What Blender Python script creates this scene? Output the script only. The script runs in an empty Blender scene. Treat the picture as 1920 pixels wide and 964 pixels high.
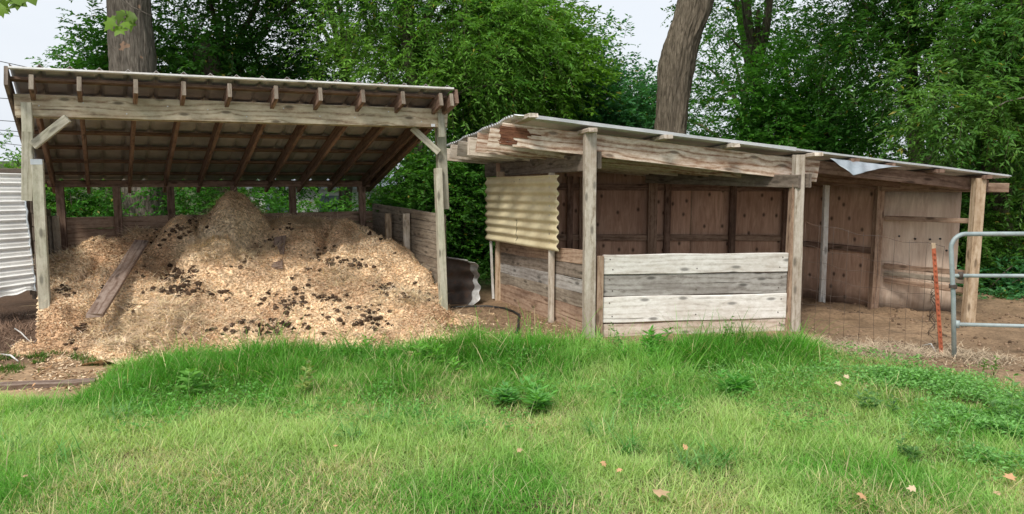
import bpy, math, random
import numpy as np
from mathutils import Vector, Matrix, noise as mnoise

R = math.radians
random.seed(7)
rng = np.random.default_rng(7)
scene = bpy.context.scene
COL = scene.collection

# ------------------------------------------------------------------ camera
F = 1500.0; PITCH = R(6.99); CH = 1.65
cam_d = bpy.data.cameras.new('camera')
cam = bpy.data.objects.new('camera', cam_d); COL.objects.link(cam)
cam_d.sensor_width = 36; cam_d.lens = 36 * F / 1920
cam_d.clip_start = 0.05; cam_d.clip_end = 3000
cam.location = (0, 0, CH); cam.rotation_euler = (R(90) - PITCH, 0, 0)
scene.camera = cam
scene.render.resolution_x = 1024; scene.render.resolution_y = 514

# ------------------------------------------------------------------ light
SUN_EL, SUN_AZ = 52, 205       # degrees; azimuth clockwise from +Y : behind the camera, to the left
world = bpy.data.worlds.new('World'); scene.world = world
world.use_nodes = True
nt = world.node_tree; nt.nodes.clear()
wo = nt.nodes.new('ShaderNodeOutputWorld'); bg = nt.nodes.new('ShaderNodeBackground')
sky = nt.nodes.new('ShaderNodeTexSky'); sky.sky_type = 'NISHITA'; sky.sun_disc = False
sky.sun_elevation = R(SUN_EL); sky.sun_rotation = R(SUN_AZ)
sky.air_density = 1.0; sky.dust_density = 4.0; sky.ozone_density = 1.0
tc = nt.nodes.new('ShaderNodeTexCoord')
mp = nt.nodes.new('ShaderNodeMapping'); mp.inputs['Scale'].default_value = (1.2, 1.2, 4.0)
nz = nt.nodes.new('ShaderNodeTexNoise'); nz.inputs['Scale'].default_value = 1.6; nz.inputs['Detail'].default_value = 5
cr = nt.nodes.new('ShaderNodeValToRGB')
cr.color_ramp.elements[0].position = 0.3; cr.color_ramp.elements[0].color = (0.78, 0.83, 0.90, 1)
cr.color_ramp.elements[1].position = 0.7; cr.color_ramp.elements[1].color = (0.89, 0.925, 0.965, 1)
vm = nt.nodes.new('ShaderNodeVectorMath'); vm.operation = 'SCALE'; vm.inputs['Scale'].default_value = 7.5
mx = nt.nodes.new('ShaderNodeMixRGB'); mx.inputs['Fac'].default_value = 0.9
L = nt.links.new
L(tc.outputs['Generated'], mp.inputs['Vector']); L(mp.outputs['Vector'], nz.inputs['Vector'])
L(nz.outputs['Fac'], cr.inputs['Fac']); L(cr.outputs['Color'], vm.inputs[0])
L(sky.outputs['Color'], mx.inputs['Color1']); L(vm.outputs['Vector'], mx.inputs['Color2'])
L(mx.outputs['Color'], bg.inputs['Color']); bg.inputs['Strength'].default_value = 0.07
L(bg.outputs['Background'], wo.inputs['Surface'])

sd = bpy.data.lights.new('sun', 'SUN'); so = bpy.data.objects.new('sun', sd); COL.objects.link(so)
sd.energy = 1.5; sd.angle = R(14); sd.color = (1.0, 0.95, 0.86)
az = R(SUN_AZ); el = R(SUN_EL)
sdir = Vector((math.sin(az) * math.cos(el), math.cos(az) * math.cos(el), math.sin(el)))
so.rotation_euler = (-sdir).to_track_quat('-Z', 'Y').to_euler()
so.location = sdir * 40

scene.view_settings.view_transform = 'Standard'; scene.view_settings.look = 'None'
scene.view_settings.exposure = 1.08; scene.view_settings.gamma = 1
scene.render.engine = 'CYCLES'
scene.cycles.max_bounces = 7; scene.cycles.diffuse_bounces = 4; scene.cycles.transparent_max_bounces = 6
scene.cycles.transmission_bounces = 4

# ------------------------------------------------------------------ maths helpers
cP, sP = math.cos(PITCH), math.sin(PITCH)
def P(px, py, Y):
    """world point seen at photo pixel (px,py) at forward distance Y"""
    dx = (px - 960) / F; du = (482 - py) / F
    d = Vector((dx, cP + du * sP, -sP + du * cP))
    s = Y / d.y
    return Vector((d.x * s, Y, CH + d.z * s))
def G(px, py, z=0.0):
    dx = (px - 960) / F; du = (482 - py) / F
    d = Vector((dx, cP + du * sP, -sP + du * cP))
    s = (z - CH) / d.z
    return Vector((d.x * s, d.y * s, z))
def proj(x, y, z):
    zz = z - CH
    dep = y * cP - zz * sP; up = y * sP + zz * cP
    return 960 + F * x / dep, 482 - F * up / dep

def hash3(i, j, k, s):
    n = (i * 374761393 + j * 668265263 + k * 2147483647 + s * 974634777) & 0xffffffff
    n = ((n ^ (n >> 13)) * 1274126177) & 0xffffffff
    n = (n ^ (n >> 16)) & 0xffffff
    return n / float(0xffffff)
def vnoise(x, y, z=0.0, s=0):
    x = np.asarray(x, float); y = np.asarray(y, float); z = np.zeros_like(x) + z
    i = np.floor(x).astype(np.int64); j = np.floor(y).astype(np.int64); k = np.floor(z).astype(np.int64)
    fx, fy, fz = x - i, y - j, z - k
    fx = fx * fx * (3 - 2 * fx); fy = fy * fy * (3 - 2 * fy); fz = fz * fz * (3 - 2 * fz)
    def c(a, b, d): return hash3(i + a, j + b, k + d, s)
    x00 = c(0,0,0)*(1-fx)+c(1,0,0)*fx; x10 = c(0,1,0)*(1-fx)+c(1,1,0)*fx
    x01 = c(0,0,1)*(1-fx)+c(1,0,1)*fx; x11 = c(0,1,1)*(1-fx)+c(1,1,1)*fx
    return (x00*(1-fy)+x10*fy)*(1-fz)+(x01*(1-fy)+x11*fy)*fz
def fbm(x, y, z=0.0, s=0, o=4):
    a = 0.0; w = 0.5; t = 0.0
    for q in range(o):
        a = a + w * vnoise(np.asarray(x)*2**q, np.asarray(y)*2**q, np.asarray(z)*2**q, s + q); t += w; w *= 0.5
    return a / t
def sstep(a, b, x):
    t = np.clip((x - a) / (b - a), 0, 1); return t * t * (3 - 2 * t)

# ------------------------------------------------------------------ object helpers
def tag(o, label=None, cat=None, group=None, kind=None):
    if label: o['label'] = label
    if cat: o['category'] = cat
    if group: o['group'] = group
    if kind: o['kind'] = kind
    return o
def thing(name, label, cat, loc=(0, 0, 0), group=None):
    o = bpy.data.objects.new(name, None); COL.objects.link(o); o.location = loc
    o.empty_display_size = 0.2
    return tag(o, label, cat, group)
def link(name, me, m, parent=None):
    o = bpy.data.objects.new(name, me); COL.objects.link(o)
    if m is not None: me.materials.append(m)
    if parent is not None:
        o.parent = parent
        loc = Vector((0, 0, 0)); p = parent
        while p is not None:
            loc += p.location; p = p.parent
        o.location = -loc          # meshes are authored in world coordinates
    return o
def npmesh(name, verts, faces_list, smooth=False, colors=None, uvs=None):
    """faces_list: list of int arrays (n,k)"""
    me = bpy.data.meshes.new(name)
    verts = np.ascontiguousarray(verts, dtype=np.float32)
    me.vertices.add(len(verts)); me.vertices.foreach_set('co', verts.ravel())
    li = np.concatenate([f.ravel() for f in faces_list]).astype(np.int32)
    tot = np.concatenate([np.full(len(f), f.shape[1], np.int32) for f in faces_list])
    st = np.concatenate([[0], np.cumsum(tot)[:-1]]).astype(np.int32)
    me.loops.add(len(li)); me.loops.foreach_set('vertex_index', li)
    me.polygons.add(len(tot)); me.polygons.foreach_set('loop_start', st)
    if smooth: me.polygons.foreach_set('use_smooth', np.ones(len(tot), bool))
    if colors is not None:
        c = np.ones((len(verts), 4), np.float32); c[:, :3] = colors
        a = me.color_attributes.new('col', 'FLOAT_COLOR', 'POINT'); a.data.foreach_set('color', c.ravel())
    if uvs is not None:
        u = me.uv_layers.new(name='UVMap'); u.data.foreach_set('uv', np.asarray(uvs, np.float32).ravel())
    me.update(calc_edges=True); me.validate()
    return me

class MB:
    """collects boards / tubes into one mesh with UVs in metres (u along the piece)"""
    def __init__(s): s.v = []; s.f = []; s.uv = []; s.sm = []
    def board(s, a, b, w, t, up=(0, 0, 1), wob=0.0, seg=None, ends=0.0, ch=0.004, taper=1.0, bow=0.0):
        """a->b centre line; w along 'up' side, t the other"""
        a = Vector(a); b = Vector(b); d = b - a; Ln = d.length; d.normalize()
        up = Vector(up); up = (up - d * up.dot(d)).normalized(); sd_ = d.cross(up)
        n = seg or max(2, int(Ln / 0.18)); ch = min(ch, t * .3, w * .3)
        base = len(s.v); uo = random.random() * 60; vo = random.random() * 60
        ring = [(-w/2, -t/2+ch), (-w/2+ch, -t/2), (w/2-ch, -t/2), (w/2, -t/2+ch),
                (w/2, t/2-ch), (w/2-ch, t/2), (-w/2+ch, t/2), (-w/2, t/2-ch)]
        per = [0]
        for i in range(8):
            q, r = ring[i], ring[(i+1) % 8]; per.append(per[-1] + math.hypot(q[0]-r[0], q[1]-r[1]))
        seed = random.random() * 100
        for i in range(n + 1):
            f = i / n; k = 1 + (taper - 1) * f
            for j, (x, y) in enumerate(ring):
                e = 0
                if ends and i in (0, n): e = ends * (mnoise.noise(Vector((seed, x * 30, y * 30 + i))))
                q = a + d * (Ln * f + e) + up * (x * k + bow * math.sin(math.pi * f)) + sd_ * y * k
                if wob:
                    q += up * wob * mnoise.noise(Vector((seed, f * Ln * 2.2, (x > 0) * 5.0))) + \
                         sd_ * wob * .6 * mnoise.noise(Vector((seed + 9, f * Ln * 2.2, (y > 0) * 5.0)))
                s.v.append(q)
        for i in range(n):
            for j in range(8):
                p0 = base + i*8 + j; p1 = base + i*8 + (j+1) % 8
                s.f.append((p0, p1, p1 + 8, p0 + 8))
                u0 = uo + Ln*i/n; u1 = uo + Ln*(i+1)/n
                s.uv += [(u0, vo+per[j]), (u0, vo+per[j+1]), (u1, vo+per[j+1]), (u1, vo+per[j])]
                s.sm.append(False)
        for i, rev in ((0, True), (n, False)):
            idx = [base + i*8 + j for j in range(8)]
            if rev: idx = idx[::-1]
            s.f.append(tuple(idx)); s.sm.append(False)
            for q in (idx):
                x, y = ring[(q - base) % 8]; s.uv.append((uo + x, vo + y))
        return s
    def tube(s, pts, rad, n=8, smooth=True, caps=True, jit=0.0):
        pts = [Vector(p) for p in pts]
        rads = rad if isinstance(rad, (list, tuple)) else [rad] * len(pts)
        base = len(s.v); uo = random.random() * 50; acc = 0
        x = None; us = []
        for i, p in enumerate(pts):
            d = (pts[min(i+1, len(pts)-1)] - pts[max(i-1, 0)]).normalized()
            if x is None:
                x = d.orthogonal().normalized()
            x = (x - d * x.dot(d)).normalized(); y = d.cross(x)
            if i: acc += (p - pts[i-1]).length
            us.append(acc)
            for j in range(n):
                a = 2 * math.pi * j / n
                r = rads[i] * (1 + (jit * mnoise.noise(Vector((math.cos(a)*1.3, math.sin(a)*1.3, acc * 1.2 + uo))) if jit else 0))
                s.v.append(p + (x * math.cos(a) + y * math.sin(a)) * r)
        for i in range(len(pts) - 1):
            for j in range(n):
                p0 = base + i*n + j; p1 = base + i*n + (j+1) % n
                s.f.append((p0, p1, p1 + n, p0 + n)); s.sm.append(smooth)
                rr = 2 * math.pi * rads[i] / n
                s.uv += [(us[i]+uo, j*rr), (us[i]+uo, (j+1)*rr), (us[i+1]+uo, (j+1)*rr), (us[i+1]+uo, j*rr)]
        if caps:
            for i, rev in ((0, True), (len(pts)-1, False)):
                idx = [base + i*n + j for j in range(n)]
                if rev: idx = idx[::-1]
                s.f.append(tuple(idx)); s.sm.append(False); s.uv += [(uo + (q % n) * .01, 0.0) for q in idx]
        return s
    def grid(s, fn, nu, nv, su=1.0, sv=1.0, thick=0.0, smooth=True):
        """surface fn(u,v)->Vector, doubled with thickness and closed rim"""
        base = len(s.v); uo = random.random()*20
        g = [[fn(i/nu, j/nv) for j in range(nv+1)] for i in range(nu+1)]
        def nrm(i, j):
            a = g[min(i+1, nu)][j] - g[max(i-1, 0)][j]; b = g[i][min(j+1, nv)] - g[i][max(j-1, 0)]
            c = a.cross(b); return c.normalized() if c.length > 1e-12 else Vector((0, 0, 1))
        W = nv + 1
        for i in range(nu+1):
            for j in range(nv+1): s.v.append(g[i][j])
        for i in range(nu+1):
            for j in range(nv+1): s.v.append(g[i][j] - nrm(i, j) * thick)
        N = (nu+1) * W
        def q(a, b, c, d, uvs):
            s.f.append((a, b, c, d)); s.sm.append(smooth); s.uv.extend(uvs)
        for i in range(nu):
            for j in range(nv):
                a = base + i*W + j; uvs = [(uo+i/nu*su, j/nv*sv), (uo+(i+1)/nu*su, j/nv*sv), (uo+(i+1)/nu*su, (j+1)/nv*sv), (uo+i/nu*su, (j+1)/nv*sv)]
                q(a, a+W, a+W+1, a+1, uvs); q(a+N, a+N+1, a+N+W+1, a+N+W, [uvs[0], uvs[3], uvs[2], uvs[1]])
        for i in range(nu):
            for j in (0, nv):
                a = base + i*W + j; b = a + W
                q(*( (a, a+N, b+N, b) if j == 0 else (a, b, b+N, a+N) ), [(uo, 0), (uo+.01, 0), (uo+.01, .01), (uo, .01)])
                s.sm[-1] = False
        for j in range(nv):
            for i in (0, nu):
                a = base + i*W + j; b = a + 1
                q(*( (a, b, b+N, a+N) if i == 0 else (a, a+N, b+N, b) ), [(uo, 0), (uo+.01, 0), (uo+.01, .01), (uo, .01)])
                s.sm[-1] = False
        return s
    def build(s, name, m, parent=None):
        me = bpy.data.meshes.new(name)
        me.from_pydata([tuple(v) for v in s.v], [], s.f)
        u = me.uv_layers.new(name='UVMap'); u.data.foreach_set('uv', np.asarray(s.uv, np.float32).ravel())
        me.polygons.foreach_set('use_smooth', s.sm)
        me.update(); return link(name, me, m, parent)
def part_board(name, a, b, w, t, m, parent, **k):
    return MB().board(a, b, w, t, **k).build(name, m, parent)

# ------------------------------------------------------------------ materials
def newmat(name):
    m = bpy.data.materials.new(name); m.use_nodes = True
    n = m.node_tree; b = n.nodes['Principled BSDF']
    return m, n, b
def nd(n, t, **k):
    o = n.nodes.new(t)
    for a, v in k.items():
        if a in o.inputs: o.inputs[a].default_value = v
        else: setattr(o, a, v)
    return o
def ramp(n, pts):
    r = n.nodes.new('ShaderNodeValToRGB'); e = r.color_ramp.elements
    e[0].position, e[0].color = pts[0][0], (*pts[0][1], 1)
    e[1].position, e[1].color = pts[-1][0], (*pts[-1][1], 1)
    for p, c in pts[1:-1]:
        q = e.new(p); q.color = (*c, 1)
    return r
def mixc(n, fac, a, b, mode='MIX'):
    m = n.nodes.new('ShaderNodeMixRGB'); m.blend_type = mode
    for s_, v in (('Fac', fac), ('Color1', a), ('Color2', b)):
        if hasattr(v, 'links') or hasattr(v, 'is_linked'): n.links.new(v, m.inputs[s_])
        elif isinstance(v, (int, float)): m.inputs[s_].default_value = v
        else: m.inputs[s_].default_value = (*v, 1)
    return m.outputs['Color']
def math_(n, op, a, b=None):
    m = n.nodes.new('ShaderNodeMath'); m.operation = op
    for i, v in enumerate((a, b)):
        if v is None: continue
        if isinstance(v, (int, float)): m.inputs[i].default_value = v
        else: n.links.new(v, m.inputs[i])
    return m.outputs[0]

def wood(name, dark, mid, light, stain=(0.05, 0.035, 0.025), stain_amt=0.5, knots=0.8, rough=0.85, green=0.0, warm=None, grain_contrast=1.0, rings=0.09):
    m, n, b = newmat(name); lk = n.links.new
    uv = nd(n, 'ShaderNodeUVMap'); oi = nd(n, 'ShaderNodeObjectInfo')
    off = nd(n, 'ShaderNodeVectorMath', operation='ADD')
    sc = nd(n, 'ShaderNodeVectorMath', operation='SCALE'); sc.inputs['Scale'].default_value = 37.0
    cmb = nd(n, 'ShaderNodeCombineXYZ'); lk(oi.outputs['Random'], cmb.inputs['X']); lk(oi.outputs['Random'], cmb.inputs['Y'])
    lk(cmb.outputs[0], sc.inputs[0]); lk(uv.outputs['UV'], off.inputs[0]); lk(sc.outputs[0], off.inputs[1])
    UV = off.outputs[0]
    def mapped(sx, sy):
        q = nd(n, 'ShaderNodeMapping'); q.inputs['Scale'].default_value = (sx, sy, 1); lk(UV, q.inputs['Vector']); return q.outputs['Vector']
    # fine fibre grain
    g1 = nd(n, 'ShaderNodeTexNoise', Scale=1.0, Detail=6.0, Roughness=0.7, Distortion=0.1); lk(mapped(4.0, 62), g1.inputs['Vector'])
    g0 = nd(n, 'ShaderNodeTexNoise', Scale=1.0, Detail=8.0, Roughness=0.75); lk(mapped(14, 26), g0.inputs['Vector'])
    # cathedral rings
    dn = nd(n, 'ShaderNodeTexNoise', Scale=1.0, Detail=2.0); lk(mapped(0.7, 5), dn.inputs['Vector'])
    kn = nd(n, 'ShaderNodeTexVoronoi', Scale=1.0, Randomness=1.0); kn.voronoi_dimensions = '2D'; lk(mapped(1.9, 5.5), kn.inputs['Vector'])
    knm = nd(n, 'ShaderNodeMapRange'); knm.inputs['From Min'].default_value = 0.0; knm.inputs['From Max'].default_value = 0.35
    knm.inputs['To Min'].default_value = 1.0; knm.inputs['To Max'].default_value = 0.0; lk(kn.outputs['Distance'], knm.inputs['Value'])
    k2 = math_(n, 'POWER', knm.outputs[0], 2.0)
    sumd = math_(n, 'ADD', math_(n, 'MULTIPLY', dn.outputs['Fac'], 7.0), math_(n, 'MULTIPLY', k2, 1.8))
    sx = nd(n, 'ShaderNodeSeparateXYZ'); lk(UV, sx.inputs[0])
    ph = math_(n, 'ADD', sumd, math_(n, 'MULTIPLY', sx.outputs['Y'], 34.0))
    ring = math_(n, 'ADD', math_(n, 'MULTIPLY', math_(n, 'SINE', math_(n, 'MULTIPLY', ph, 3.2)), 0.5), 0.5)
    ring = math_(n, 'POWER', ring, 3.0)
    tone = math_(n, 'ADD', math_(n, 'ADD', math_(n, 'MULTIPLY', g1.outputs['Fac'], 0.34), math_(n, 'MULTIPLY', g0.outputs['Fac'], 0.50)),
                 math_(n, 'ADD', 0.255 - rings, math_(n, 'MULTIPLY', math_(n, 'SUBTRACT', 1.0, ring), rings)))
    base = ramp(n, [(0.50, dark), (0.60, mid), (0.72, light)]); lk(tone, base.inputs['Fac'])
    col = base.outputs['Color']
    # patches of weathering
    w1 = nd(n, 'ShaderNodeTexNoise', Scale=1.0, Detail=7.0, Roughness=0.72); lk(mapped(1.3, 4.0), w1.inputs['Vector'])
    wr = ramp(n, [(0.47, (0, 0, 0)), (0.66, (1, 1, 1))]); lk(w1.outputs['Fac'], wr.inputs['Fac'])
    col = mixc(n, math_(n, 'MULTIPLY', wr.outputs['Color'], stain_amt), col, stain)
    if warm is not None:
        w2 = nd(n, 'ShaderNodeTexNoise', Scale=1.0, Detail=4.0); lk(mapped(0.9, 5), w2.inputs['Vector'])
        wr2 = ramp(n, [(0.45, (0, 0, 0)), (0.65, (1, 1, 1))]); lk(w2.outputs['Fac'], wr2.inputs['Fac'])
        col = mixc(n, math_(n, 'MULTIPLY', wr2.outputs['Color'], 0.6), col, warm)
    if green:
        w3 = nd(n, 'ShaderNodeTexNoise', Scale=2.0, Detail=5.0); lk(UV, w3.inputs['Vector'])
        wr3 = ramp(n, [(0.4, (0, 0, 0)), (0.7, (1, 1, 1))]); lk(w3.outputs['Fac'], wr3.inputs['Fac'])
        col = mixc(n, math_(n, 'MULTIPLY', wr3.outputs['Color'], green), col, (0.23, 0.27, 0.17))
    # knots
    kc = nd(n, 'ShaderNodeMapRange'); kc.inputs['From Min'].default_value = 0.05; kc.inputs['From Max'].default_value = 0.11
    kc.inputs['To Min'].default_value = 1.0; kc.inputs['To Max'].default_value = 0.0; lk(kn.outputs['Distance'], kc.inputs['Value'])
    col = mixc(n, math_(n, 'MULTIPLY', kc.outputs[0], knots), col, tuple(c * 0.35 for c in mid))
    # splits
    cr_ = nd(n, 'ShaderNodeTexNoise', Scale=1.0, Detail=3.0, Distortion=0.5); lk(mapped(1.0, 45), cr_.inputs['Vector'])
    crr = ramp(n, [(0.69, (0, 0, 0)), (0.72, (1, 1, 1))]); lk(cr_.outputs['Fac'], crr.inputs['Fac'])
    col = mixc(n, math_(n, 'MULTIPLY', crr.outputs['Color'], 0.7), col, (0.03, 0.024, 0.02))
    # per-piece value
    hv = nd(n, 'ShaderNodeHueSaturation'); lk(col, hv.inputs['Color'])
    mr = nd(n, 'ShaderNodeMapRange'); mr.inputs['To Min'].default_value = 0.82; mr.inputs['To Max'].default_value = 1.15
    lk(oi.outputs['Random'], mr.inputs['Value']); lk(mr.outputs[0], hv.inputs['Value'])
    lk(hv.outputs['Color'], b.inputs['Base Color']); b.inputs['Roughness'].default_value = rough
    b.inputs['Specular IOR Level'].default_value = 0.25
    hb = math_(n, 'SUBTRACT', tone, math_(n, 'MULTIPLY', crr.outputs['Color'], 0.8))
    bp = nd(n, 'ShaderNodeBump', Strength=0.55, Distance=0.004); lk(hb, bp.inputs['Height']); lk(bp.outputs[0], b.inputs['Normal'])
    return m

W_green = wood('pale treated timber', (0.24, 0.215, 0.165), (0.42, 0.39, 0.31), (0.56, 0.53, 0.44), stain=(0.20, 0.16, 0.11), stain_amt=0.35, green=0.45, knots=0.8)
W_beam = wood('header timber', (0.30, 0.22, 0.15), (0.58, 0.48, 0.34), (0.72, 0.63, 0.48), stain=(0.32, 0.18, 0.10), stain_amt=0.7, green=0.3, knots=1.0, rings=.14)
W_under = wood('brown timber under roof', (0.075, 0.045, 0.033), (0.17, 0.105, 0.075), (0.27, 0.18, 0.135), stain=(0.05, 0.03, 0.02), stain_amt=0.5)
W_grey = wood('grey weathered board', (0.10, 0.08, 0.06), (0.23, 0.19, 0.145), (0.34, 0.29, 0.23), stain=(0.09, 0.06, 0.045), stain_amt=0.6)
W_silver = wood('silver weathered plank', (0.44, 0.40, 0.36), (0.66, 0.62, 0.57), (0.82, 0.79, 0.75), stain=(0.42, 0.34, 0.27), stain_amt=0.5, knots=0.9)
W_silver_d = wood('mid grey weathered plank', (0.15, 0.13, 0.115), (0.36, 0.33, 0.30), (0.52, 0.49, 0.46), stain=(0.19, 0.16, 0.14), stain_amt=0.6, knots=0.9)
W_pink = wood('pinkish worn plank', (0.28, 0.21, 0.17), (0.50, 0.40, 0.33), (0.66, 0.57, 0.50), stain=(0.31, 0.2, 0.14), stain_amt=0.4)
W_rafter = wood('weathered rafter', (0.26, 0.16, 0.11), (0.55, 0.41, 0.31), (0.76, 0.66, 0.57), stain=(0.26, 0.12, 0.065), stain_amt=0.7, knots=0.9, rings=.15)
W_post = wood('grey stall post', (0.25, 0.20, 0.15), (0.49, 0.42, 0.34), (0.66, 0.59, 0.51), stain=(0.27, 0.18, 0.12), stain_amt=0.5)
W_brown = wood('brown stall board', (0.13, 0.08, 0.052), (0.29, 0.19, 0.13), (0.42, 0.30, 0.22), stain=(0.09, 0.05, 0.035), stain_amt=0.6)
W_tan = wood('tan corner post timber', (0.22, 0.15, 0.09), (0.43, 0.31, 0.20), (0.58, 0.46, 0.33), stain=(0.22, 0.13, 0.08), stain_amt=0.4)
W_old = wood('old loose plank timber', (0.08, 0.05, 0.036), (0.19, 0.13, 0.10), (0.30, 0.23, 0.19), stain=(0.12, 0.07, 0.045), stain_amt=0.6)
W_white = wood('white peeling timber', (0.35, 0.34, 0.32), (0.62, 0.61, 0.58), (0.75, 0.75, 0.73), stain=(0.33, 0.24, 0.17), stain_amt=0.6)
W_dark = wood('dark weathered header', (0.07, 0.055, 0.042), (0.17, 0.135, 0.105), (0.27, 0.22, 0.18), stain=(0.06, 0.045, 0.035), stain_amt=0.6)

def plywood(name, c0, c1, spots=True):
    m, n, b = newmat(name); lk = n.links.new
    uv = nd(n, 'ShaderNodeUVMap')
    def mapped(sx, sy):
        q = nd(n, 'ShaderNodeMapping'); q.inputs['Scale'].default_value = (sx, sy, 1); lk(uv.outputs['UV'], q.inputs['Vector']); return q.outputs['Vector']
    g = nd(n, 'ShaderNodeTexNoise', Scale=1.0, Detail=7.0, Roughness=0.7, Distortion=0.9); lk(mapped(26, 3.0), g.inputs['Vector'])
    r = ramp(n, [(0.35, c0), (0.65, c1)]); lk(g.outputs['Fac'], r.inputs['Fac'])
    col = r.outputs['Color']
    w = nd(n, 'ShaderNodeTexNoise', Scale=1.0, Detail=5.0); lk(mapped(1.7, 1.3), w.inputs['Vector'])
    wr = ramp(n, [(0.4, (0, 0, 0)), (0.7, (1, 1, 1))]); lk(w.outputs['Fac'], wr.inputs['Fac'])
    col = mixc(n, math_(n, 'MULTIPLY', wr.outputs['Color'], 0.45), col, tuple(x * 0.5 for x in c0))
    # light bleached runs
    w4 = nd(n, 'ShaderNodeTexNoise', Scale=1.0, Detail=3.0); lk(mapped(5, 0.6), w4.inputs['Vector'])
    wr4 = ramp(n, [(0.5, (0, 0, 0)), (0.75, (1, 1, 1))]); lk(w4.outputs['Fac'], wr4.inputs['Fac'])
    col = mixc(n, math_(n, 'MULTIPLY', wr4.outputs['Color'], 0.4), col, tuple(min(1, x * 1.35) for x in c1))
    if spots:
        v = nd(n, 'ShaderNodeTexVoronoi', Scale=1.0, Randomness=0.8); v.voronoi_dimensions = '2D'; lk(mapped(5.0, 3.6), v.inputs['Vector'])
        k = nd(n, 'ShaderNodeMapRange'); k.inputs['From Min'].default_value = 0.04; k.inputs['From Max'].default_value = 0.12
        k.inputs['To Min'].default_value = 1.0; k.inputs['To Max'].default_value = 0.0; lk(v.outputs['Distance'], k.inputs['Value'])
        col = mixc(n, math_(n, 'MULTIPLY', k.outputs[0], 0.8), col, (0.035, 0.022, 0.016))
    # damp line near the foot (v in metres from the ground)
    sx = nd(n, 'ShaderNodeSeparateXYZ'); lk(uv.outputs['UV'], sx.inputs[0])
    d = nd(n, 'ShaderNodeTexNoise', Scale=1.0, Detail=4.0); lk(mapped(6, 6), d.inputs['Vector'])
    mr = nd(n, 'ShaderNodeMapRange'); mr.inputs['From Min'].default_value = 0.02; mr.inputs['From Max'].default_value = 0.26
    mr.inputs['To Min'].default_value = 1.0; mr.inputs['To Max'].default_value = 0.0
    lk(math_(n, 'ADD', sx.outputs['Y'], math_(n, 'MULTIPLY', math_(n, 'SUBTRACT', d.outputs['Fac'], 0.5), 0.5)), mr.inputs['Value'])
    col = mixc(n, math_(n, 'MULTIPLY', mr.outputs[0], 0.65), col, (0.075, 0.05, 0.035))
    lk(col, b.inputs['Base Color']); b.inputs['Roughness'].default_value = 0.85; b.inputs['Specular IOR Level'].default_value = 0.2
    bp = nd(n, 'ShaderNodeBump', Strength=0.3, Distance=0.003); lk(g.outputs['Fac'], bp.inputs['Height']); lk(bp.outputs[0], b.inputs['Normal'])
    return m
M_ply = plywood('stall plywood', (0.42, 0.25, 0.17), (0.68, 0.46, 0.34))
M_ply_l = plywood('pale bay plywood', (0.56, 0.41, 0.31), (0.80, 0.65, 0.52), spots=False)

def metal(name, c0, c1, rust=0.3, metallic=0.35, rough=0.5, scale=3.0):
    m, n, b = newmat(name); lk = n.links.new
    tcn = nd(n, 'ShaderNodeTexCoord')
    g = nd(n, 'ShaderNodeTexNoise', Scale=scale, Detail=7.0, Roughness=0.65); lk(tcn.outputs['Object'], g.inputs['Vector'])
    r = ramp(n, [(0.35, c0), (0.65, c1)]); lk(g.outputs['Fac'], r.inputs['Fac'])
    g2 = nd(n, 'ShaderNodeTexNoise', Scale=scale * 2.3, Detail=6.0, Roughness=0.7); lk(tcn.outputs['Object'], g2.inputs['Vector'])
    rr = ramp(n, [(0.52, (0, 0, 0)), (0.66, (1, 1, 1))]); lk(g2.outputs['Fac'], rr.inputs['Fac'])
    col = mixc(n, math_(n, 'MULTIPLY', rr.outputs['Color'], rust), r.outputs['Color'], (0.16, 0.07, 0.035))
    lk(col, b.inputs['Base Color']); b.inputs['Metallic'].default_value = metallic; b.inputs['Roughness'].default_value = rough
    bp = nd(n, 'ShaderNodeBump', Strength=0.15, Distance=0.003); lk(g2.outputs['Fac'], bp.inputs['Height']); lk(bp.outputs[0], b.inputs['Normal'])
    return m
M_tin_dark = metal('dull roof tin', (0.33, 0.315, 0.31), (0.50, 0.485, 0.48), rust=0.12, metallic=0.15, rough=0.6, scale=5)
M_tin = metal('galvanised roof tin', (0.50, 0.52, 0.53), (0.72, 0.74, 0.75), rust=0.12, metallic=0.4, rough=0.42)
M_tin_w = metal('white ribbed siding', (0.70, 0.70, 0.68), (0.86, 0.86, 0.84), rust=0.06, metallic=0.0, rough=0.5, scale=4)
M_galv = metal('galvanised pipe', (0.25, 0.31, 0.32), (0.38, 0.44, 0.45), rust=0.22, metallic=0.2, rough=0.6, scale=9)
M_rust_wire = metal('rusty wire', (0.05, 0.035, 0.028), (0.10, 0.075, 0.06), rust=0.6, metallic=0.0, rough=0.7)
M_orange = metal('orange painted steel', (0.34, 0.09, 0.045), (0.50, 0.14, 0.065), rust=0.35, metallic=0.0, rough=0.6, scale=14)
M_tin_curl = metal('dirty dark sheet metal', (0.055, 0.042, 0.036), (0.13, 0.10, 0.085), rust=0.5, metallic=0.15, rough=0.7, scale=6)
M_tin_edge = metal('pale torn sheet edge', (0.35, 0.35, 0.34), (0.62, 0.62, 0.61), rust=0.3, metallic=0.3, rough=0.5, scale=9)
M_cap = metal('zinc post cap', (0.5, 0.55, 0.58), (0.7, 0.75, 0.78), rust=0.0, metallic=0.5, rough=0.35)
M_fibre = metal('tan fibreglass sheet', (0.60, 0.50, 0.31), (0.76, 0.67, 0.45), rust=0.10, metallic=0.0, rough=0.5, scale=2.5)
M_black = metal('black rubber', (0.012, 0.012, 0.012), (0.03, 0.03, 0.03), rust=0.0, metallic=0.0, rough=0.5)
M_paper = metal('white paper', (0.7, 0.72, 0.75), (0.78, 0.8, 0.84), rust=0.0, metallic=0.0, rough=0.7)

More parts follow.
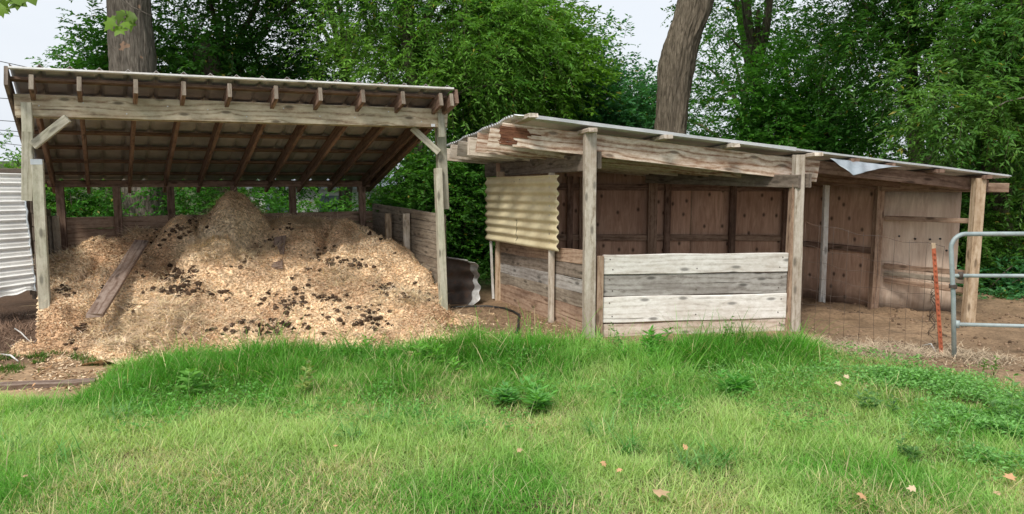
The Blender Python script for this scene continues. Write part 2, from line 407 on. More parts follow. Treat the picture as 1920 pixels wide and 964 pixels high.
def bark(name, c0, c1, moss=0.0, patch=0.0):
    m, n, b = newmat(name); lk = n.links.new
    tcn = nd(n, 'ShaderNodeTexCoord')
    q = nd(n, 'ShaderNodeMapping'); q.inputs['Scale'].default_value = (1, 1, 0.13); lk(tcn.outputs['Object'], q.inputs['Vector'])
    g = nd(n, 'ShaderNodeTexNoise', Scale=34.0, Detail=8.0, Roughness=0.75, Distortion=0.4); lk(q.outputs[0], g.inputs['Vector'])
    v = nd(n, 'ShaderNodeTexVoronoi', Scale=20.0, feature='DISTANCE_TO_EDGE'); lk(q.outputs[0], v.inputs['Vector'])
    h = math_(n, 'ADD', math_(n, 'MULTIPLY', g.outputs['Fac'], 1.0), math_(n, 'MINIMUM', math_(n, 'MULTIPLY', v.outputs['Distance'], 0.8), 0.12))
    r = ramp(n, [(0.38, tuple(c * .45 for c in c0)), (0.55, c0), (0.80, c1)]); lk(h, r.inputs['Fac']); col = r.outputs['Color']
    w = nd(n, 'ShaderNodeTexNoise', Scale=1.6, Detail=5.0); lk(tcn.outputs['Object'], w.inputs['Vector'])
    wr = ramp(n, [(0.45, (0, 0, 0)), (0.65, (1, 1, 1))]); lk(w.outputs['Fac'], wr.inputs['Fac'])
    if moss: col = mixc(n, math_(n, 'MULTIPLY', wr.outputs['Color'], moss), col, (0.09, 0.12, 0.04))
    if patch:
        w2 = nd(n, 'ShaderNodeTexNoise', Scale=6.5, Detail=1.5); lk(tcn.outputs['Object'], w2.inputs['Vector'])
        p2 = ramp(n, [(0.70, (0, 0, 0)), (0.72, (1, 1, 1))]); lk(w2.outputs['Fac'], p2.inputs['Fac'])
        col = mixc(n, math_(n, 'MULTIPLY', p2.outputs['Color'], patch), col, (0.42, 0.27, 0.18))
    lk(col, b.inputs['Base Color']); b.inputs['Roughness'].default_value = 0.9; b.inputs['Specular IOR Level'].default_value = 0.15
    bp = nd(n, 'ShaderNodeBump', Strength=0.9, Distance=0.03); lk(h, bp.inputs['Height']); lk(bp.outputs[0], b.inputs['Normal'])
    return m
B_syc = bark('sycamore bark', (0.15, 0.13, 0.105), (0.29, 0.26, 0.215), patch=0.8)
B_lean = bark('leaning trunk bark', (0.135, 0.11, 0.08), (0.27, 0.225, 0.17))
B_dark = bark('dark bark', (0.10, 0.085, 0.06), (0.19, 0.165, 0.12), moss=0.6)
B_ivy = bark('pale grey bark', (0.20, 0.18, 0.14), (0.36, 0.33, 0.27), moss=0.7)

def attr_mat(name, rough=0.7, trans=0.35, spec=0.25, tint=(1, 1, 1)):
    """thin leaf / blade / chip material whose colour is the per-leaf colour attribute"""
    m, n, b = newmat(name); lk = n.links.new
    a = nd(n, 'ShaderNodeAttribute'); a.attribute_name = 'col'
    lk(a.outputs['Color'], b.inputs['Base Color']); b.inputs['Roughness'].default_value = rough
    b.inputs['Specular IOR Level'].default_value = spec
    if trans:
        t = nd(n, 'ShaderNodeBsdfTranslucent')
        lk(mixc(n, 1.0, a.outputs['Color'], (1.15, 1.25, 0.55), 'MULTIPLY'), t.inputs['Color'])
        ms = nd(n, 'ShaderNodeMixShader'); ms.inputs['Fac'].default_value = trans
        lk(b.outputs[0], ms.inputs[1]); lk(t.outputs[0], ms.inputs[2]); lk(ms.outputs[0], n.nodes['Material Output'].inputs['Surface'])
    return m
M_leaf = attr_mat('leaf', rough=0.5, trans=0.45, spec=0.3)
M_grass = attr_mat('grass blade', rough=0.6, trans=0.42, spec=0.25)
M_chip = attr_mat('chip and straw', rough=0.85, trans=0.0, spec=0.1)

# ------------------------------------------------------------------ ground
EDGE = [(-900, 742), (-300, 742), (0, 738), (130, 750), (185, 728), (205, 690), (300, 672), (420, 664), (600, 662), (700, 664), (850, 642), (1000, 640),
        (1100, 650), (1300, 650), (1500, 648), (1570, 668), (1660, 694), (1720, 700), (1800, 706), (1920, 732), (2300, 775), (3500, 800)]
EX = np.array([e[0] for e in EDGE], float); EY = np.array([e[1] for e in EDGE], float)
# the same curve as world coordinates
EW = [G(a, b) for a, b in EDGE]
def projn(x, y, z=0.0):
    zz = z - CH; dep = y * cP - zz * sP; up = y * sP + zz * cP
    return 960 + F * x / np.maximum(dep, .3), 482 - F * up / np.maximum(dep, .3)
def grass_mask(x, y):
    """1 on the lawn in front of the sheds"""
    px, py = projn(x, y)
    e = np.interp(px, EX, EY) + 16 * (fbm(x * 3, y * 3, 0, 5) - .5) + 44 * (fbm(x * 1.1, y * 1.1, 0, 6) - .5)
    m = sstep(-6, 10, py - e)
    return np.where(y < 3.0, 1.0, m)
def gz(x, y):
    x = np.asarray(x, float); y = np.asarray(y, float)
    z = 0.05 * (fbm(x * .5, y * .5, 0, 11) - .5) + 0.03 * (fbm(x * 2, y * 2, 0, 12) - .5)
    z = z * sstep(30, 12, np.abs(y) + np.abs(x) * .3)
    back = sstep(13.5, 21, y); z = z - 1.5 * back * sstep(8, 6, x)       # land falls away behind the sheds
    # hoof marks in the bare paddock
    hm = sstep(2.4, 3.0, x) * sstep(5.2, 6.0, y)
    z = z + hm * 0.075 * (fbm(x * 6.5, y * 6.5, 0, 14, 3) - .5)
    return z
def gzs(x, y): return float(gz(np.array([x]), np.array([y]))[0])

def axis(near0, near1, step, far):
    a = np.arange(near0, near1 + 1e-6, step); out = [a]
    q = step; hi = []; v = near1
    while v < far: q *= 1.35; v += q; hi.append(v)
    q = step; lo = []; v = near0
    while v > -far: q *= 1.35; v -= q; lo.append(v)
    return np.concatenate([lo[::-1], a, hi])
gx = axis(-8, 8, 0.05, 900); gy = axis(2, 13, 0.05, 900)
X, Y = np.meshgrid(gx, gy, indexing='ij')
Z = gz(X, Y)
V = np.stack([X, Y, Z], -1).reshape(-1, 3)
ni, nj = X.shape
I = (np.arange(ni - 1)[:, None] * nj + np.arange(nj - 1)[None, :]).ravel()
Fq = np.stack([I, I + nj, I + nj + 1, I + 1], 1)
gm = grass_mask(X, Y).ravel()
xx, yy = X.ravel(), Y.ravel()
soil = np.array([0.10, 0.075, 0.045]); dirt = np.array([0.32, 0.225, 0.145]); dirt2 = np.array([0.22, 0.15, 0.095]); chipc = np.array([0.42, 0.29, 0.18])
n1 = fbm(xx * 1.7, yy * 1.7, 0, 20)[:, None]; n2 = fbm(xx * 6, yy * 6, 0, 21)[:, None]
c = dirt * n1 + dirt2 * (1 - n1); c = c * (0.6 + 0.8 * n2) * 1.05
pxg, pyg = projn(xx, yy)
left = (sstep(900, 700, pxg))[:, None]
c = c * (1 - left * .8) + (chipc * (0.6 + 0.8 * n2)) * left * .8
leftd = (sstep(110, 60, pxg) * sstep(695, 660, pyg))[:, None]
c = c * (1 - leftd) + np.array([0.13, 0.085, 0.06]) * leftd
c = c * (1 - gm[:, None]) + (soil * (.6 + .8 * n2)) * gm[:, None]
woods = sstep(9.8, 10.8, yy - 0.12 * np.abs(xx - 0.5) + 1.5 * (fbm(xx, yy, 0, 31) - .5))[:, None]
wc = np.array([0.055, 0.075, 0.03]) * (0.5 + n2)
c = c * (1 - woods) + wc * woods
me = npmesh('ground', V, [Fq], smooth=True, colors=c)
mg, n, b = newmat('ground soil'); lk = n.links.new
a = nd(n, 'ShaderNodeAttribute'); a.attribute_name = 'col'
tcn = nd(n, 'ShaderNodeTexCoord')
g1 = nd(n, 'ShaderNodeTexNoise', Scale=28.0, Detail=8.0, Roughness=0.75); lk(tcn.outputs['Object'], g1.inputs['Vector'])
r1 = ramp(n, [(0.3, (0.55, 0.55, 0.55)), (0.7, (1.35, 1.32, 1.28))]); lk(g1.outputs['Fac'], r1.inputs['Fac'])
lk(mixc(n, 1.0, a.outputs['Color'], r1.outputs['Color'], 'MULTIPLY'), b.inputs['Base Color'])
b.inputs['Roughness'].default_value = 0.95; b.inputs['Specular IOR Level'].default_value = 0.1
bp = nd(n, 'ShaderNodeBump', Strength=0.8, Distance=0.02); lk(g1.outputs['Fac'], bp.inputs['Height']); lk(bp.outputs[0], b.inputs['Normal'])
tag(link('ground', me, mg), kind='structure')

# ------------------------------------------------------------------ blades (grass, straw)
def blades(x, y, z, length, width, lean, az, curl, col0, col1, levels=3):
    """curved tapering blades; arrays of n. lean: 0 upright .. 1 flat"""
    nb = len(x); t = np.linspace(0, 1, levels + 1)
    dirx, diry = np.cos(az), np.sin(az); sx, sy = -diry, dirx
    vs = []; cs = []
    th0 = lean
    px_ = x.copy(); py_ = y.copy(); pz_ = z.copy(); ang = th0.copy()
    for i in range(levels + 1):
        if i:
            seg = length / levels
            ang = np.minimum(th0 + curl * t[i], 1.9)
            px_ = px_ + dirx * np.sin(ang) * seg; py_ = py_ + diry * np.sin(ang) * seg; pz_ = pz_ + np.cos(ang) * seg
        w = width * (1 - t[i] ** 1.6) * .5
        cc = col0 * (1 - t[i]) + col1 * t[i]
        if i < levels:
            vs.append(np.stack([px_ - sx * w, py_ - sy * w, pz_], 1)); vs.append(np.stack([px_ + sx * w, py_ + sy * w, pz_], 1))
            cs += [cc, cc]
        else:
            vs.append(np.stack([px_, py_, pz_], 1)); cs.append(cc)
    k = 2 * levels + 1
    Vv = np.stack(vs, 1).reshape(-1, 3); Cc = np.stack(cs, 1).reshape(-1, 3)
    b0 = (np.arange(nb) * k)[:, None]
    quads = np.concatenate([b0 + np.array([[2*i, 2*i+1, 2*i+3, 2*i+2]]) for i in range(levels - 1)], 0) if levels > 1 else np.zeros((0, 4), int)
    tris = b0 + np.array([[2*levels-2, 2*levels-1, 2*levels]])
    return Vv, quads, tris, Cc
def merge(parts):
    vs, qs, ts, cs = [], [], [], []; o = 0
    for v_, q_, t_, c_ in parts:
        vs.append(v_); cs.append(c_); qs.append(q_ + o); ts.append(t_ + o); o += len(v_)
    return np.concatenate(vs), [np.concatenate(qs).astype(int), np.concatenate(ts).astype(int)], np.concatenate(cs)

# lawn
def lawn(N):
    y = 2.9 + (7.55 - 2.9) * rng.random(N) ** 0.85
    x = (rng.random(N) * 2 - 1) * (0.70 * y + 0.9)
    m = grass_mask(x, y); px, py = projn(x, y)
    bare = fbm(x * 1.3, y * 1.3, 0, 41)
    thin = np.clip(0.55 * sstep(0.57, 0.68, bare) + .9 * np.exp(-((px - 1330) / 60) ** 2 - ((py - 706) / 9) ** 2) + .8 * np.exp(-((px - 1215) / 30) ** 2 - ((py - 712) / 7) ** 2), 0, .95)
    # straw coloured bare spots in the right
    spot = sstep(1550, 1400, np.abs(px - 1250) * 3 + 600) * 0
    keep = rng.random(N) < m * (1 - thin)
    x, y, px, py, m = x[keep], y[keep], px[keep], py[keep], m[keep]
    e = np.interp(px, EX, EY)
    band = sstep(110, 25, py - e) * sstep(120, 260, px) * sstep(1620, 1480, px)     # tall lush band beside the sheds
    tall = np.clip(band * (-.25 + 2.1 * fbm(x * 1.7, y * 1.7, 0, 42)), 0, 1)
    clump = fbm(x * 2.6, y * 2.6, 0, 43)
    dry = sstep(0.44, 0.68, fbm(x * 1.1 + 3, y * 1.1, 0, 44) + 0.25 * sstep(790, 960, py) * sstep(800, 1500, px) + 0.04 * sstep(800, 960, py)) * (1 - band)
    n_ = len(x)
    Ln = (0.030 + 0.085 * np.clip(clump - .15, 0, 1)) * (0.6 + 0.8 * rng.random(n_)) * (1 + 1.5 * tall)
    Ln *= 1 + 0.25 * (1 - dry)
    Ln *= 0.45 + 0.55 * sstep(0.0, 0.9, m)
    stray = rng.random(n_) < 0.05; Ln = np.where(stray, Ln * 1.9, Ln)
    wd = 0.0026 + 0.0020 * rng.random(n_) + 0.0012 * tall; wd = np.where(stray, wd * 1.5, wd)
    lean = 0.15 + 0.75 * rng.random(n_); az = rng.random(n_) * 6.283; curl = 0.3 + 1.1 * rng.random(n_)
    hue = (fbm(x * 1.1, y * 1.1, 0, 45) + 0.25 * (rng.random(n_) - .5))[:, None]
    lush = np.array([0.075, 0.29, 0.018]); mid = np.array([0.145, 0.41, 0.05]); lime = np.array([0.45, 0.62, 0.21]); straw = np.array([0.72, 0.64, 0.36])
    h = np.clip((hue - .36) / .28, 0, 1)
    cl = mid * (1 - h) + lime * h
    cl = cl * (1 - tall[:, None] * .85) + (lush * (0.8 + 0.8 * h)) * tall[:, None] * .85
    pdry = 0.07 + 0.45 * dry
    isd = (rng.random(n_) < pdry)[:, None]
    cl = np.where(isd, straw * (0.6 + 0.6 * rng.random((n_, 1))), cl)
    cl = cl * (0.75 + 0.5 * rng.random((n_, 1)))
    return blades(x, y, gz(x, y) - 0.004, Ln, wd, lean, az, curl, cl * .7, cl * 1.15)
v_, f_, c_ = merge([lawn(900000)])
tag(link('grass', npmesh('grass', v_, f_, colors=c_), M_grass), kind='stuff')

# ------------------------------------------------------------------ left shed geometry
FL = G(84, 641); FR = G(832, 583)                 # feet of the two front posts
FLt = P(46, 190, FL.y - .0); FRt = P(826, 214, FR.y)
BLx = P(88, 345, 9.25); BRx = P(700, 345, 10.75)  # rear beam ends
shed = thing('open_shed', 'open-fronted pole shed with a brown ribbed lean-to roof, sheltering the wood chip heap', 'shed', ((FL + FR) / 2)[:])
fd = (FR - FL).normalized(); bd = (BLx - FL); bd.z = 0; bd.normalize()
upv = Vector((0, 0, 1))
def pboard(name, a, b_, w, t, m, **k): return part_board(name, a, b_, w, t, m, shed, **k)
# posts : lower 4x4 plus sistered upper piece
def at_z(a, b_, z): return a + (b_ - a) * ((z - a.z) / (b_.z - a.z))
lo_top = P(68, 300, FL.y); fl = FL + Vector((0, 0, -.05))
pp = MB().board(G(88, 645), P(70, 302, FL.y), 0.088, 0.088, up=fd, wob=.004)
pl = pp.build('post', W_green, shed)
q = P(69.5, 301, FL.y)
MB().board(q + Vector((0, 0, -.035)), q + Vector((0, 0, .012)), 0.094, 0.094, up=fd).build('post_cap', M_cap, pl)
pboard('post', P(62, 372, FL.y - .0) + Vector((-.045, -.01, -.02)), P(49, 180, FL.y) + Vector((0, 0.03, 0)), 0.088, 0.075, W_green, up=fd, wob=.003)
pboard('cleat', P(52, 247, FL.y - .09), P(49, 192, FL.y - .09), 0.082, 0.04, W_green, up=fd)
pboard('post', G(832, 590), P(821, 316, FR.y), 0.075, 0.088, W_green, up=fd, wob=.004)
pboard('post', P(832, 392, FR.y + .06), P(824, 210, FR.y + .05), 0.105, 0.08, W_green, up=fd, wob=.003)
pboard('cleat', P(829, 257, FR.y - .10), P(826, 212, FR.y - .09), 0.07, 0.04, W_green, up=fd)
# header: two long boards sandwiching the posts
A = P(27, 197, FL.y - .05); B = P(838, 222, FR.y - .05)
hb = MB().board(A, B, 0.192, 0.04, wob=.004, seg=30, ends=.01); hbo = hb.build('beam', W_beam, shed)
A2 = A + bd * .14 + Vector((0, 0, -.012)); B2 = B + bd * .14 + Vector((0, 0, -.012))
pboard('beam', A2, B2, 0.18, 0.04, W_beam)
for k in range(11):
    q_ = A.lerp(B, .05 + .088 * k) + Vector((0, -.021, .05 * math.sin(k * 2.3)))
    MB().tube([q_ + Vector((0, .004, 0)), q_ + Vector((0, -.003, 0))], .0055, n=8).build('nail', M_cap, hbo)
# paper tag on the beam
tg = P(812, 235, FR.y - .145)
MB().board(tg - fd * .022, tg + fd * .022, 0.028, 0.002, ch=.0003).build('paper_tag', M_paper, hbo)
pboard('brace', P(62, 273, FL.y - .02), P(127, 222, FL.y + .02), 0.078, 0.04, W_green, up=(0, 0, 1))
pboard('brace', P(773, 240, FR.y - .06), P(823, 286, FR.y - .04), 0.07, 0.04, W_green, up=(0, 0, 1))
# roof plane
RA = P(16, 131, FL.y - .24); RB = P(850, 170, FR.y - .24)          # front edge
slope_l = (BLx + Vector((0, 0, .12))) - RA; slope_r = (BRx + Vector((0, 0, .12))) - RB
RC = RA + slope_l * 1.13; RD = RB + slope_r * 1.12
RC.x -= .12
def roofp(u, v): return (RA * (1-u) + RB * u) * (1-v) + (RC * (1-u) + RD * u) * v
rn = (RB - RA).cross(RC - RA).normalized()
if rn.z < 0: rn = -rn
def rib(t, per, amp):        # broad pans with narrow raised ribs
    x_ = (t / per) % 1.0; k = abs(x_ - .5) * 2
    return amp * max(0, (k - .72) / .28) ** 1.0
W_roof = (RB - RA).length
def roof_fn(u, v):
    p = roofp(u, v); return p + rn * (0.030 + rib(u * W_roof, .228, .034) + 0.006 * mnoise.noise(Vector((u * 6, v * 5, 0))))
MB().grid(roof_fn, 190, 14, W_roof, 3.0, thick=.003, smooth=False).build('metal_roof', M_tin_dark, shed)
# rafters
rf_u = [0.045, 0.165, 0.287, 0.395, 0.497, 0.597, 0.695, 0.792, 0.885, 0.965]
pxr = [58, 148, 254, 344, 430, 517, 600, 680, 755, 826, 846]
def u_at(px_, v=0.0):
    lo, hi = -0.05, 1.05
    for _ in range(40):
        mid_ = (lo + hi) / 2; q_ = roofp(mid_, v)
        if proj(q_.x, q_.y, q_.z)[0] < px_: lo = mid_
        else: hi = mid_
    return lo
for px_ in pxr:
    u = u_at(px_)
    a_ = roofp(u, .006) - rn * .097; b_ = roofp(u, .975) - rn * .09
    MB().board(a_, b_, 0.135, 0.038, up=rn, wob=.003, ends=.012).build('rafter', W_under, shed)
    # weathered cut end of the rafter
    MB().board(roofp(u, .0015) - rn * .097, roofp(u, .0055) - rn * .097, 0.133, 0.036, up=rn, ch=.002).build('rafter_end', W_grey, shed)
# purlins
for v in (0.05, .17, .31, .45, .59, .73, .87, .975):
    a_ = roofp(.0, v) - rn * .012; b_ = roofp(1., v) - rn * .012
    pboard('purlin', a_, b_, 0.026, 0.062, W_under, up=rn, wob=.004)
pboard('fascia', roofp(0, 0) + rn * .018 - bd * .012, roofp(1, 0) + rn * .018 - bd * .012, 0.02, 0.03, W_white, up=rn)
# barge boards down both sides
pboard('barge_board', RA - fd * .02 - rn * .05, RC - fd * .02 - rn * .05, .17, .03, W_dark, up=rn)
pboard('barge_board', RB + fd * .03 - rn * .06, RD + fd * .03 - rn * .06, .15, .036, W_under, up=rn)
# rear beam and rear posts
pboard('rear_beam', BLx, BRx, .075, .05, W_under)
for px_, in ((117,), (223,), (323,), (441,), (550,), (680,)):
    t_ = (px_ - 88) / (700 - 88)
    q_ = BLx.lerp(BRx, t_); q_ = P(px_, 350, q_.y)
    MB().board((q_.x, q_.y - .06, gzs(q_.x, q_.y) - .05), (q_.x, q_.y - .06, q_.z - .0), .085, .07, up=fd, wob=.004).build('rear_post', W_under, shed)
# rear wall of stacked boards
off = bd * .03
h0 = 0.99
bw = MB()
for i in range(7):
    z_ = .07 + i * .139
    bw.board(Vector((BLx.x, BLx.y, z_)) + off, Vector((BRx.x, BRx.y, z_ - .02)) + off, .136, .036, wob=.005)
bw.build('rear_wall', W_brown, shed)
# right side wall
sw = MB(); q0 = Vector((FR.x, FR.y, 0)) + fd * .02; q1 = Vector((BRx.x, BRx.y, 0))
ztop = P(815, 402, FR.y).z
for i in range(10):
    z_ = ztop - .05 - i * .101
    sw.board(q0 + Vector((0, -.03, z_)), q1 + Vector((0, 0, z_ - .0)), .098, .04, wob=.006)
sw.build('side_wall', W_grey, shed)
for px_, top in ((728, 400), (762, 400)):
    q_ = q0.lerp(q1, .62 if px_ == 728 else .38); pp_ = P(px_, top, q_.y)
    MB().board((pp_.x, q_.y - .02, 0), (pp_.x, q_.y - .02, pp_.z), .075, .045, up=fd, wob=.004).build('side_post', W_tan if px_ == 728 else W_post, shed)
# left side wall (board ends seen edge-on behind the post)
sw = MB(); q0 = Vector((FL.x, FL.y, 0)) - fd * .03; q1 = Vector((BLx.x, BLx.y, 0))
ztopL = P(70, 372, FL.y).z
for i in range(10):
    z_ = ztopL - .07 - i * .127
    if z_ < .02: break
    sw.board(q0 + Vector((-.04 + .006 * (i % 2), .09, z_)), q1 + Vector((0, 0, min(z_, 1.0 - i*.1))), .12, .036, wob=.005)
sw.build('side_wall', W_dark, shed)
for px_ in (92, 104):
    q_ = P(px_, 405, 8.75); MB().board((q_.x, q_.y, .1), (q_.x, q_.y, q_.z), .075, .04, up=fd, wob=.004).build('side_post', W_grey, shed)

# ------------------------------------------------------------------ heap of chips and manure
def mound(px, py, Yd, rx, ry, pw=1.0):
    q_ = P(px, py, Yd); return (q_.x, q_.y, q_.z, rx, ry, pw)
MOUNDS = [mound(112, 474, 7.9, .95, 1.2), mound(215, 440, 8.9, .95, 1.0), mound(500, 640, 7.0, .8, .5), mound(720, 612, 7.6, .7, .5), mound(160, 590, 7.4, .6, .5), mound(500, 450, 8.9, .8, .9), mound(255, 418, 9.2, .6, .9), mound(330, 408, 9.3, .8, 1.0),
          mound(440, 366, 9.35, .68, .85, 1.5), mound(395, 408, 9.25, .95, 1.0), mound(565, 400, 9.6, 1.0, 1.1), mound(640, 408, 9.6, .85, 1.0),
          mound(700, 444, 9.3, .8, 1.0), mound(412, 446, 8.45, .8, .85), mound(640, 470, 8.7, .9, 1.0), mound(560, 500, 8.4, .9, .9),
          mound(300, 585, 7.25, .75, .55), mound(470, 590, 7.4, .8, .6), mound(720, 552, 8.0, .75, .6), mound(640, 575, 7.8, .8, .65),
          mound(150, 560, 7.5, .65, .7), mound(350, 520, 7.8, .8, .8), mound(240, 500, 8.2, .8, .8), mound(770, 500, 8.9, .5, .6), mound(560, 570, 7.65, .8, .7)]
def pile_h(x, y):
    x = np.asarray(x, float); y = np.asarray(y, float)
    wx = x + .10 * (fbm(x * 2.2, y * 2.2, 0, 51) - .5); wy = y + .12 * (fbm(x * 2.2 + 7, y * 2.2, 0, 52) - .5)
    h = np.full_like(x, -0.3); acc = 0
    for mx_, my_, mz_, rx, ry, pw in MOUNDS:
        r = np.sqrt(((wx - mx_) / rx) ** 2 + ((wy - my_) / ry) ** 2)
        m_ = mz_ * (1 - np.minimum(r, 3) ** 1.5 * .80) + .02
        acc = acc + np.exp(32 * m_)
    h = np.log(acc) / 32 - .02
    h = h - .14 * np.clip(1 - np.abs(fbm(x * 1.6, y * 1.3, 0, 58, 2) - .5) / .06, 0, 1) + .20 * (fbm(x * 2.4, y * 2.4, 0, 57, 2) - .5) + .13 * (fbm(x * 5, y * 5, 0, 53) - .5) + .035 * (fbm(x * 13, y * 13, 0, 54, 3) - .5)
    # keep inside the shed walls
    return h
def inside(x, y):
    """soft limit: left wall, back wall, right wall of the bay"""
    def sd2(ax, ay, bx, by):   # signed distance, positive on the right of a->b
        dx_, dy_ = bx - ax, by - ay; l_ = math.hypot(dx_, dy_)
        return ((x - ax) * dy_ - (y - ay) * dx_) / l_
    a_ = sd2(FL.x - .05, FL.y, BLx.x, BLx.y); b_ = sd2(BLx.x, BLx.y - .06, BRx.x, BRx.y - .06); c__ = sd2(BRx.x - .02, BRx.y, FR.x - .02, FR.y)
    m_ = np.minimum(b_, np.where(y > 6.7, a_, 9)); m_ = np.minimum(m_, np.where(y > FR.y - .05, c__, 9))
    return m_
px0 = np.arange(-5.2, -.05, .022); py0 = np.arange(6.3, 10.9, .022)
PX, PY = np.meshgrid(px0, py0, indexing='ij')
PH = pile_h(PX, PY)
GZ = gz(PX, PY)
keepm = (inside(PX, PY) > 0.0) & (PH > GZ - .06)
PH2 = np.maximum(PH, GZ - .06)
# chip colour field
def pile_col(x, y, h):
    px_, py_ = projn(x, y, h)
    n1_ = np.clip((fbm(x * 2.6, y * 1.6, 0, 61) - .36) / .28, 0, 1)[..., None]; n2_ = fbm(x * 9, y * 9, 0, 62)[..., None]
    tan = np.array([0.85, 0.65, 0.43]); brn = np.array([0.50, 0.32, 0.19]); pale = np.array([0.62, 0.48, 0.31])
    cc = tan * (1 - n1_) + brn * n1_
    cc = cc * (.75 + .5 * n2_)
    hay = hay_amt(px_, py_)[..., None]
    cc = cc * (1 - hay) + np.array([0.74, 0.61, 0.43]) * (.8 + .4 * n2_) * hay
    return cc
def gauss(px_, py_, cx_, cy_, sx_, sy_): return np.exp(-((px_ - cx_) / sx_) ** 2 - ((py_ - cy_) / sy_) ** 2)
def hay_amt(px_, py_):
    h = gauss(px_, py_, 440, 425, 62, 52) + gauss(px_, py_, 290, 600, 75, 32) + gauss(px_, py_, 400, 460, 50, 22) + .8 * gauss(px_, py_, 245, 428, 30, 14) \
        + .9 * gauss(px_, py_, 570, 412, 50, 18) + .5 * gauss(px_, py_, 105, 490, 30, 40) + .5 * gauss(px_, py_, 760, 560, 60, 14) + .5*gauss(px_, py_, 640, 520, 50, 22) + .6 * gauss(px_, py_, 230, 640, 70, 14)
    return np.clip(h * 1.2, 0, 1)
ids = -np.ones(PX.shape, int)
fmask = keepm[:-1, :-1] & keepm[1:, :-1] & keepm[:-1, 1:] & keepm[1:, 1:]
used = np.zeros(PX.shape, bool)
for a_, b_ in ((0, 0), (1, 0), (0, 1), (1, 1)):
    used[a_:PX.shape[0]-1+a_, b_:PX.shape[1]-1+b_] |= fmask
ids[used] = np.arange(used.sum())
fi, fj = np.where(fmask)
Fp = np.stack([ids[fi, fj], ids[fi+1, fj], ids[fi+1, fj+1], ids[fi, fj+1]], 1)
Vp = np.stack([PX[used], PY[used], PH2[used]], 1)
cp = pile_col(Vp[:, 0], Vp[:, 1], Vp[:, 2])
heap = thing('wood_chip_heap', 'large tan heap of wood chips, hay and horse manure filling the open shed', 'heap', (-2.6, 8.3, 0))
mp_, n, b = newmat('chip heap surface'); lk = n.links.new
a = nd(n, 'ShaderNodeAttribute'); a.attribute_name = 'col'; tcn = nd(n, 'ShaderNodeTexCoord')
vv = nd(n, 'ShaderNodeTexVoronoi', Scale=55.0); lk(tcn.outputs['Object'], vv.inputs['Vector'])
hs = nd(n, 'ShaderNodeSeparateColor'); lk(vv.outputs['Color'], hs.inputs[0])
r1 = ramp(n, [(0.0, (0.45, 0.42, 0.4)), (0.5, (0.95, 0.95, 0.95)), (1.0, (1.5, 1.5, 1.5))]); lk(hs.outputs[0], r1.inputs['Fac'])
lk(mixc(n, 1.0, a.outputs['Color'], r1.outputs['Color'], 'MULTIPLY'), b.inputs['Base Color'])
b.inputs['Roughness'].default_value = 0.95; b.inputs['Specular IOR Level'].default_value = 0.1
bp = nd(n, 'ShaderNodeBump', Strength=0.9, Distance=0.015); lk(hs.outputs[0], bp.inputs['Height']); lk(bp.outputs[0], b.inputs['Normal'])
link('heap_body', npmesh('heap_body', Vp, [Fp], smooth=True, colors=cp), mp_, heap)

def flakes(x, y, z, ln, wd, tilt, col):
    n_ = len(x); az = rng.random(n_) * 6.283; t1 = (rng.random(n_) - .5) * 2 * tilt; t2 = (rng.random(n_) - .5) * 2 * tilt
    ux = np.stack([np.cos(az) * np.cos(t1), np.sin(az) * np.cos(t1), np.sin(t1)], 1)
    vx = np.stack([-np.sin(az) * np.cos(t2), np.cos(az) * np.cos(t2), np.sin(t2)], 1)
    c0 = np.stack([x, y, z], 1); L_ = (ln * .5)[:, None]; W_ = (wd * .5)[:, None]
    j = 1 + .5 * (rng.random((n_, 4, 1)) - .5)
    q_ = np.stack([c0 - ux*L_*j[:, 0] - vx*W_*.7, c0 + ux*L_*j[:, 1]*.8 - vx*W_, c0 + ux*L_*j[:, 2] + vx*W_*.6, c0 - ux*L_*.9*j[:, 3] + vx*W_], 1).reshape(-1, 3)
    f_ = (np.arange(n_) * 4)[:, None] + np.arange(4)[None, :]
    return q_, f_, np.repeat(col, 4, 0)
def pile_pts(N):
    x = -5.1 + 5.0 * rng.random(N); y = 6.4 + 4.3 * rng.random(N)
    h = pile_h(x, y); g = gz(x, y)
    k = (inside(x, y) > .02) & (h > g - .03)
    return x[k], y[k], h[k]
x, y, h = pile_pts(240000)
px_, py_ = projn(x, y, h)
hay = hay_amt(px_, py_); k = rng.random(len(x)) < 1 - .75 * hay
x, y, h = x[k], y[k], h[k]; n_ = len(x)
big = rng.random(n_) ** 3
ln = .008 + .020 * big; wd = .004 + .009 * rng.random(n_)
rr_ = rng.random((n_, 1)); base = pile_col(x, y, h)
zone = fbm(x * 2.1, y * 2.1, 0, 61)[:, None]
pal = np.array([[0.76, 0.60, 0.42], [0.62, 0.46, 0.30], [0.52, 0.34, 0.19], [0.38, 0.22, 0.115], [0.20, 0.12, 0.07], [0.84, 0.71, 0.48]])
pr = np.clip(rng.random(n_) + .35 * (zone[:, 0] - .5), 0, .999)
pick = np.digitize(pr, [.30, .55, .74, .88, .95])
pick = np.array([1, 0, 2, 3, 4, 5])[pick]
cc = np.minimum(pal[pick] * (1.0 + .5 * rr_), .92) * .45 + base * (.75 + .55 * rr_) * .55
q1, f1, c1 = flakes(x, y, h + .006 + .008 * rng.random(n_), ln, wd, .75, cc)
ch = link('wood_chips', npmesh('wood_chips', q1, [f1], colors=c1), M_chip, heap); ch['kind'] = 'stuff'
